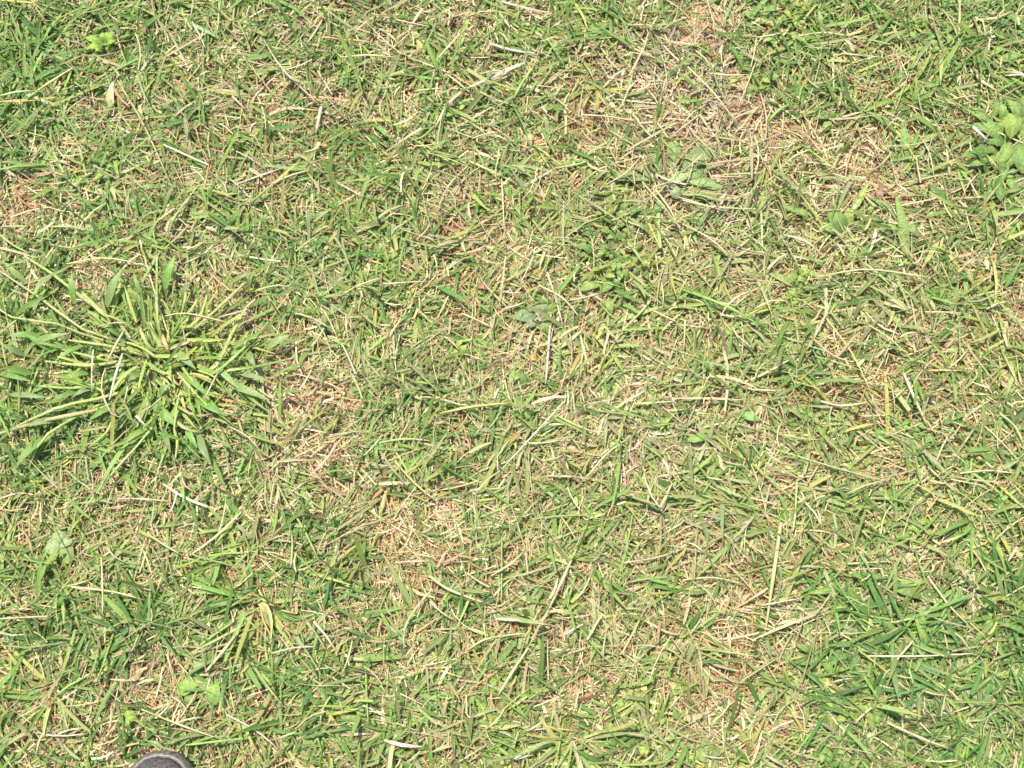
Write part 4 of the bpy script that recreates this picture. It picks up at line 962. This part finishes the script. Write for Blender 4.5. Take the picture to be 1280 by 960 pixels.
# lobed yellow-green weed
e, p0 = new_weed(134, 62, 'yellow-green lobed weed with three pointed leaflets near bare soil')
F7 = lambda x, y: (x / 6.4, 20 + y / 6.4)
for a, b, w_ in [((840, 240), (680, 170), 12), ((830, 260), (690, 260), 10), ((850, 230), (820, 130), 9), ((860, 240), (910, 130), 11), ((860, 270), (930, 190), 8), ((830, 280), (760, 290), 8)]:
    weed_leaf(e, p0, F7(*a), F7(*b), w_, (.26, .38, .065), 'lance', .016, .026)
weed_stem(e, p0, [F7(850, 250), F7(880, 340)], 3, (.3, .36, .1), (.018, .006))

# downy grey-green weed
e, p0 = new_weed(680, 395, 'grey-green downy weed with rounded scalloped leaves')
D5 = lambda x, y: (427 + x / 3, 320 + y / 3)
for a, b, w_, c in [((730, 230), (645, 225), 16, LGY), ((745, 225), (755, 165), 17, LGY), ((750, 235), (775, 290), 16, LG), ((740, 240), (690, 265), 12, LGY), ((765, 215), (815, 190), 12, LG), ((730, 215), (700, 185), 12, LGY)]:
    weed_leaf(e, p0, D5(*a), D5(*b), w_, c, 'round', .012, .02, wave=.12)
for a, b in [((740, 230), (690, 270)), ((740, 230), (720, 190)), ((740, 235), (760, 260))]:
    weed_stem(e, p0, [D5(*a), D5(*b)], 4, (.42, .38, .33), (.012, .016))

# single broad blades and leaves
def leaf_thing(label, pairs, cols, prof='lance', z=(.012, .026), name='broad_leaf_shoot'):
    e, p0 = new_weed(pairs[0][0][0], pairs[0][0][1], label, 'broad leaved shoots', name)
    for k, (a, b, w_) in enumerate(pairs):
        weed_leaf(e, p0, a, b, w_, cols[k % len(cols)], prof, z[0], z[1] + rng.normal(0, .002), fold=.3)
    weed_stem(e, p0, [pairs[0][0], (pairs[0][0][0] + 3, pairs[0][0][1] + 5)], 3.5, (.4, .4, .2), (z[0], .003))
H8 = lambda x, y: (960 + x / 6.4, 220 + y / 6.4)
leaf_thing('upright broad leaf pair with a dark green rounded leaf and lighter strap', [(H8(600, 470), H8(490, 270), 22), (H8(640, 420), H8(640, 250), 11), (H8(650, 320), H8(800, 60), 9), (H8(560, 460), H8(430, 400), 14)], [LM, LY, LY, LM], 'oval')
leaf_thing('drooping olive leaf with a pale edge beside the upright leaf pair', [(H8(360, 350), H8(100, 240), 10), (H8(340, 360), H8(200, 260), 11)], [LM, LG], 'lance')
leaf_thing('glossy tall blades with a light midrib under the slender straw', [(H8(1110, 700), H8(1020, 130), 13), (H8(1090, 640), H8(1040, 300), 13), (H8(1030, 330), H8(830, 180), 10), (H8(930, 370), H8(790, 345), 6), (H8(1070, 410), H8(1200, 470), 10), (H8(1000, 480), H8(880, 420), 12), (H8(1040, 500), H8(960, 380), 9)], [LG, LM, LM, LM, LM, LGY, LG], 'lance')
leaf_thing('wide dark blade standing above the slender straw', [((1130, 215), (1128, 148), 12), ((1132, 200), (1150, 160), 7), ((1135, 185), (1180, 165), 7), ((1125, 170), (1075, 135), 7)], [LM, LM, LG, LM], 'lance')
leaf_thing('long yellow-green fork of blades pointing at the leafy weed', [((1140, 107), (1165, 65), 6), ((1138, 108), (1120, 122), 6), ((1148, 108), (1175, 112), 7), ((1120, 125), (1080, 140), 7)], [LY, LY, LG, LY], 'lance')
leaf_thing('broad flat blade lying by the bent pale green stem', [((427, 823), (512, 821), 9)], [LG], 'lance')
leaf_thing('broad dark pointed leaf across the lush dark grass tuft', [((1162, 744), (1118, 738), 14), ((1120, 730), (1160, 727), 8)], [LM, LG], 'lance')
leaf_thing('dark leaf pair on short stalks left of the pinkish stalk', [((1020, 822), (992, 828), 12), ((1018, 816), (994, 805), 9), ((1026, 820), (1040, 845), 11)], [LD, LM, LM], 'oval')
leaf_thing('light oval leaf in the straw below the whitish flat stalk', [((925, 518), (950, 526), 11)], [(.2, .36, .11)], 'oval')
leaf_thing('pale blunt leaf left of the long green cut wisp', [((890, 546), (860, 550), 10)], [LG], 'blunt')
leaf_thing('pale strap leaf crossing above the pinkish end of a stalk', [((1255, 15), (1282, 40), 14), ((1240, 80), (1280, 68), 12), ((1285, 106), (1250, 110), 7)], [LM, LG, LG], 'lance')
leaf_thing('strap leaves fanning from the straw near the leaf fan', [((720, 362), (750, 356), 13), ((770, 350), (752, 366), 11), ((757, 372), (765, 392), 11)], [LG, LM, LG], 'oval')
leaf_thing('stout green blade bundle by the tan curved stalk', [((1150, 800), (1150, 752), 9), ((1160, 815), (1143, 770), 12), ((1090, 770), (1130, 795), 7), ((1065, 720), (1110, 722), 9), ((1048, 735), (1010, 742), 9)], [LM, LG, LM, LM, LG], 'lance')

# ------------------------------------------------------------------ husk and dead leaves
def dead_leaf(label, a, b, wpx, col, prof='lance', z0=.016, z1=.02, tipcol=None, fold=.8):
    p0 = P(a[0], a[1], 0)
    V = weed_leaf(None, p0, a, b, wpx, col, prof, z0, z1, fold=fold, tipcol=tipcol, vein=.95)
    V.name = 'dead_leaf'; V.location = p0; V.active_material = M_STRAW
    V.data.materials.clear(); V.data.materials.append(M_STRAW)
    tag(V, label, 'dead leaf', 'dead leaves on the lawn')
dead_leaf('bleached curled husk, pinkish white at its tip, on bare straw', (141, 145), (141, 102), 10, (.52, .38, .22), tipcol=(.8, .68, .68))
dead_leaf('dark tan curled dead leaf by the white-striped tuft', (179, 26), (182, 42), 9, (.5, .32, .16), 'oval')
dead_leaf('small round orange-yellow dead leaf in the leafy green weed', (803, 934), (806, 946), 9, (.62, .42, .08), 'round', fold=.2)
dead_leaf('small yellow leaf bit above the orange-yellow dead leaf', (803, 856), (806, 866), 7, (.62, .55, .12), 'round', fold=.2)
dead_leaf('buff crumpled dead leaf between the two dry patches at the top', (658, 168), (664, 184), 9, (.50, .38, .20), 'lance')
dead_leaf('reddish brown dead leaf scrap by the pale stalks', (598, 358), (612, 362), 8, (.36, .2, .12), 'lance')
dead_leaf('pinkish brown dead leaf scrap near the dried hollow', (325, 533), (345, 542), 7, (.45, .29, .18), 'lance')
dead_leaf('orange tinted dead leaf scrap by the downy weed', (660, 448), (672, 450), 7, (.6, .36, .1), 'oval')
dead_leaf('yellowed wide dead blade below the glossy tall blades', (1105, 378), (1135, 388), 12, (.44, .42, .2), 'lance')
dead_leaf('dark violet-brown dead leaf scrap beside the glossy tall blades', (1095, 238), (1098, 252), 9, (.3, .17, .12), 'round')

# ------------------------------------------------------------------ clods of bare red earth
def clod(label, px, py, rpx, hgt):
    p0 = P(px, py, 0)
    n1_, n2_ = 9, 4
    V = [(0, 0, hgt)]; ph = rng.uniform(0, 6)
    for j in range(1, n2_):
        for k in range(n1_):
            a = k / n1_ * 6.283 + ph; r = rpx * MM * (j / (n2_ - 1)) * (1 + rng.normal(0, .12))
            V.append((r * math.cos(a), r * math.sin(a) * .8, hgt * (1 - (j / (n2_ - 1)) ** 2) * (1 + rng.normal(0, .15)) - (0.004 if j == n2_ - 1 else 0)))
    f3 = [(0, 1 + k, 1 + (k + 1) % n1_) for k in range(n1_)]; f4 = []
    for j in range(n2_ - 2):
        for k in range(n1_):
            a = 1 + j * n1_; f4.append((a + k, a + n1_ + k, a + n1_ + (k + 1) % n1_, a + (k + 1) % n1_))
    o = add('soil_clod', mesh_np('soil_clod', V, f3, f4), M_CLOD, None, p0)
    tag(o, label, 'soil', 'lumps of red earth')
M_CLOD = plain_mat('red_earth', (0.48, 0.26, 0.16), 0.95, 0.15, 220, 0.35, 0.8, 0.002)
for lb, a, b, r_, h_ in [('bare red earth lump right of the two-leaved weed', 300, 877, 9, .008), ('small red earth crumb below the two-leaved weed', 272, 899, 6, .008), ('red earth lump in the grass left of the shoe', 103, 933, 8, .009), ('broad red earth lump at the thin turf left of the shoe', 58, 942, 10, .009),
                         ('red earth patch under loose straw left of the husk', 27, 245, 9, .008), ('red earth crumb right of the shoe', 258, 945, 7, .008), ('dull red earth bump near the yellow-white stalk', 545, 540, 8, .007), ('pinkish earth bump in the dried hollow', 335, 395, 10, .008),
                         ('reddish earth bump at the pinkish stalk scrap', 520, 950, 10, .009), ('small earth bump by the bleached curled husk', 125, 110, 7, .007)]:
    clod(lb, a, b, r_, h_)

# ------------------------------------------------------------------ the shoe whose toe reaches into view
M_RUB = plain_mat('shoe_rubber', (0.098, 0.09, 0.074), 0.45, 0.45, 210, 0.6, 0.5, 0.0008)
M_SOLE = plain_mat('shoe_sole', (0.06, 0.056, 0.052), 0.7, 0.3, 60, 0.2, 0.2)
M_UPP = plain_mat('shoe_upper', (0.072, 0.062, 0.060), 0.85, 0.25, 480, 0.6, 0.9, 0.0012)
M_LIN = plain_mat('shoe_lining', (0.03, 0.03, 0.03), 0.95, 0.1, 500, 0.3)
def build_shoe():
    tipz = 0.034
    tip = P(201, 940, tipz)
    L, HW = 0.285, 0.053
    org = np.array([tip[0], tip[1] - L / 2, float(ground_h(tip[0], tip[1] - 0.1)) - 0.001])
    e = empty('shoe', org)
    n = 48
    th = np.arange(n) / n * 2 * math.pi
    def outline(d):
        v = np.sin(th); u = np.cos(th)
        yy = (L / 2) * np.sign(v) * np.abs(v) ** 0.9
        wd = np.interp(yy / (L / 2), [-1, -.6, -.1, .4, .75, 1], [.74, .76, .72, .98, 1.0, .96])
        xx = HW * wd * np.sign(u) * np.abs(u) ** 0.78
        p = np.stack([xx, yy], 1)
        ln = np.linalg.norm(p / np.array([HW, L / 2]), axis=1)[:, None]
        nrm = p / np.array([HW ** 2, (L / 2) ** 2]); nrm /= np.linalg.norm(nrm, axis=1)[:, None]
        return p - nrm * d
    def loft(name, rings, mat, cap=True):
        V = []
        for d, z in rings:
            o = outline(d); zz = z(o[:, 1]) if callable(z) else np.full(n, z)
            V.append(np.column_stack([o, zz]))
        V = np.array(V); m = len(rings)
        i = np.arange(m * n).reshape(m, n); j = np.roll(i, -1, 1)
        f4 = np.stack([i[:-1], j[:-1], j[1:], i[1:]], -1).reshape(-1, 4)
        VV = V.reshape(-1, 3); f3 = []
        if cap:
            VV = np.vstack([VV, V[0].mean(0), V[-1].mean(0)])
            f3 = [(m * n, (k + 1) % n, k) for k in range(n)] + [(m * n + 1, (m - 1) * n + k, (m - 1) * n + (k + 1) % n) for k in range(n)]
        return add(name, mesh_np(name, VV, f3, f4), mat, e)
    loft('sole', [(.006, 0.0), (.001, .003), (0, .012), (0.001, .022), (.003, .0245)], M_SOLE)
    loft('toe_rim', [(.002, .024), (-.001, .027), (-.0012, .033), (.0008, .0375), (.0028, .0395), (.005, .038)], M_RUB)
    rise = lambda a, b: (lambda y: np.interp(y / (L / 2), [-1, -.55, -.1, .25, .6, 1], [b, b * .93, b * .8, a * 1.35, a * 1.12, a]))
    up = loft('upper', [(.005, .036), (.0065, rise(.043, .06)), (.013, rise(.049, .078)), (.022, rise(.053, .092)), (.030, rise(.0555, .098))], M_UPP)
    # foot opening, tongue and laces towards the ankle
    n2_ = 20; a = np.arange(n2_) / n2_ * 6.283
    V = np.column_stack([.024 * np.cos(a), -.075 + .05 * np.sin(a), .0965 - .012 * np.sin(a)])
    V2 = V.copy(); V2[:, :2] = (V[:, :2] - [0, -.075]) * .8 + [0, -.075]; V2[:, 2] = .05
    VV = np.vstack([V, V2, [[0, -.075, .05]]])
    f4 = [(k, (k + 1) % n2_, n2_ + (k + 1) % n2_, n2_ + k) for k in range(n2_)]; f3 = [(2 * n2_, n2_ + k, n2_ + (k + 1) % n2_) for k in range(n2_)]
    add('lining', mesh_np('lining', VV + np.array([0, 0, .004]), f3, f4), M_LIN, up)
    for k in range(5):
        y = -.012 + .014 * k; z = .097 - .0055 * k
        add('lace', tube_mesh('lace', smooth_path([np.array([-.022, y, z - .012]), np.array([0, y + .004, z + .001]), np.array([.022, y, z - .012])], 7), np.full(7, .0022), (.1, .1, .1), 6, .6), M_RUB, up)
    tag(e, 'dark grey shoe with a rounded rubber toe rim standing on the grass', 'shoe')
build_shoe()
for px_, py_, hd in [(158, 948, 60), (172, 936, 110), (190, 930, 80), (216, 931, 100), (236, 937, 70), (248, 950, 120)]:
    sprig(px_, py_, 6, GREENS[int(rng.integers(0, 3))], head=R(hd), spread=1.3)
# look-alike stalks: say what they point at
def aim(o, a, b):
    best = None
    for n, x, y in LANDMARKS:
        for (sx, sy), (tx, ty) in ((a, b), (b, a)):
            d = math.hypot(x - tx, y - ty)
            if d < 40: continue
            c = ((x - tx) * (tx - sx) + (y - ty) * (ty - sy)) / (d * max(math.hypot(tx - sx, ty - sy), 1e-6))
            sc = c - d / 4000
            if best is None or sc > best[0]: best = (sc, n)
    return best[1]
seen = {}
for o, a, b in AIM: seen.setdefault(o['label'], []).append((o, a, b))
for lb, lst in seen.items():
    if len(lst) < 2: continue
    for o, a, b in lst:
        head_ = lb.split(' between ')[0].split(' close beside ')[0]
        mx, my = (a[0] + b[0]) / 2, (a[1] + b[1]) / 2
        nn = sorted(LANDMARKS, key=lambda q: math.hypot(q[1] - mx, q[2] - my))[0][0]
        o['label'] = '%s near %s, pointing at %s' % (head_, nn, aim(o, a, b))
print('thatch', n1, 'grass', n2, 'objects', len(bpy.data.objects), 'stalks', len(SL))
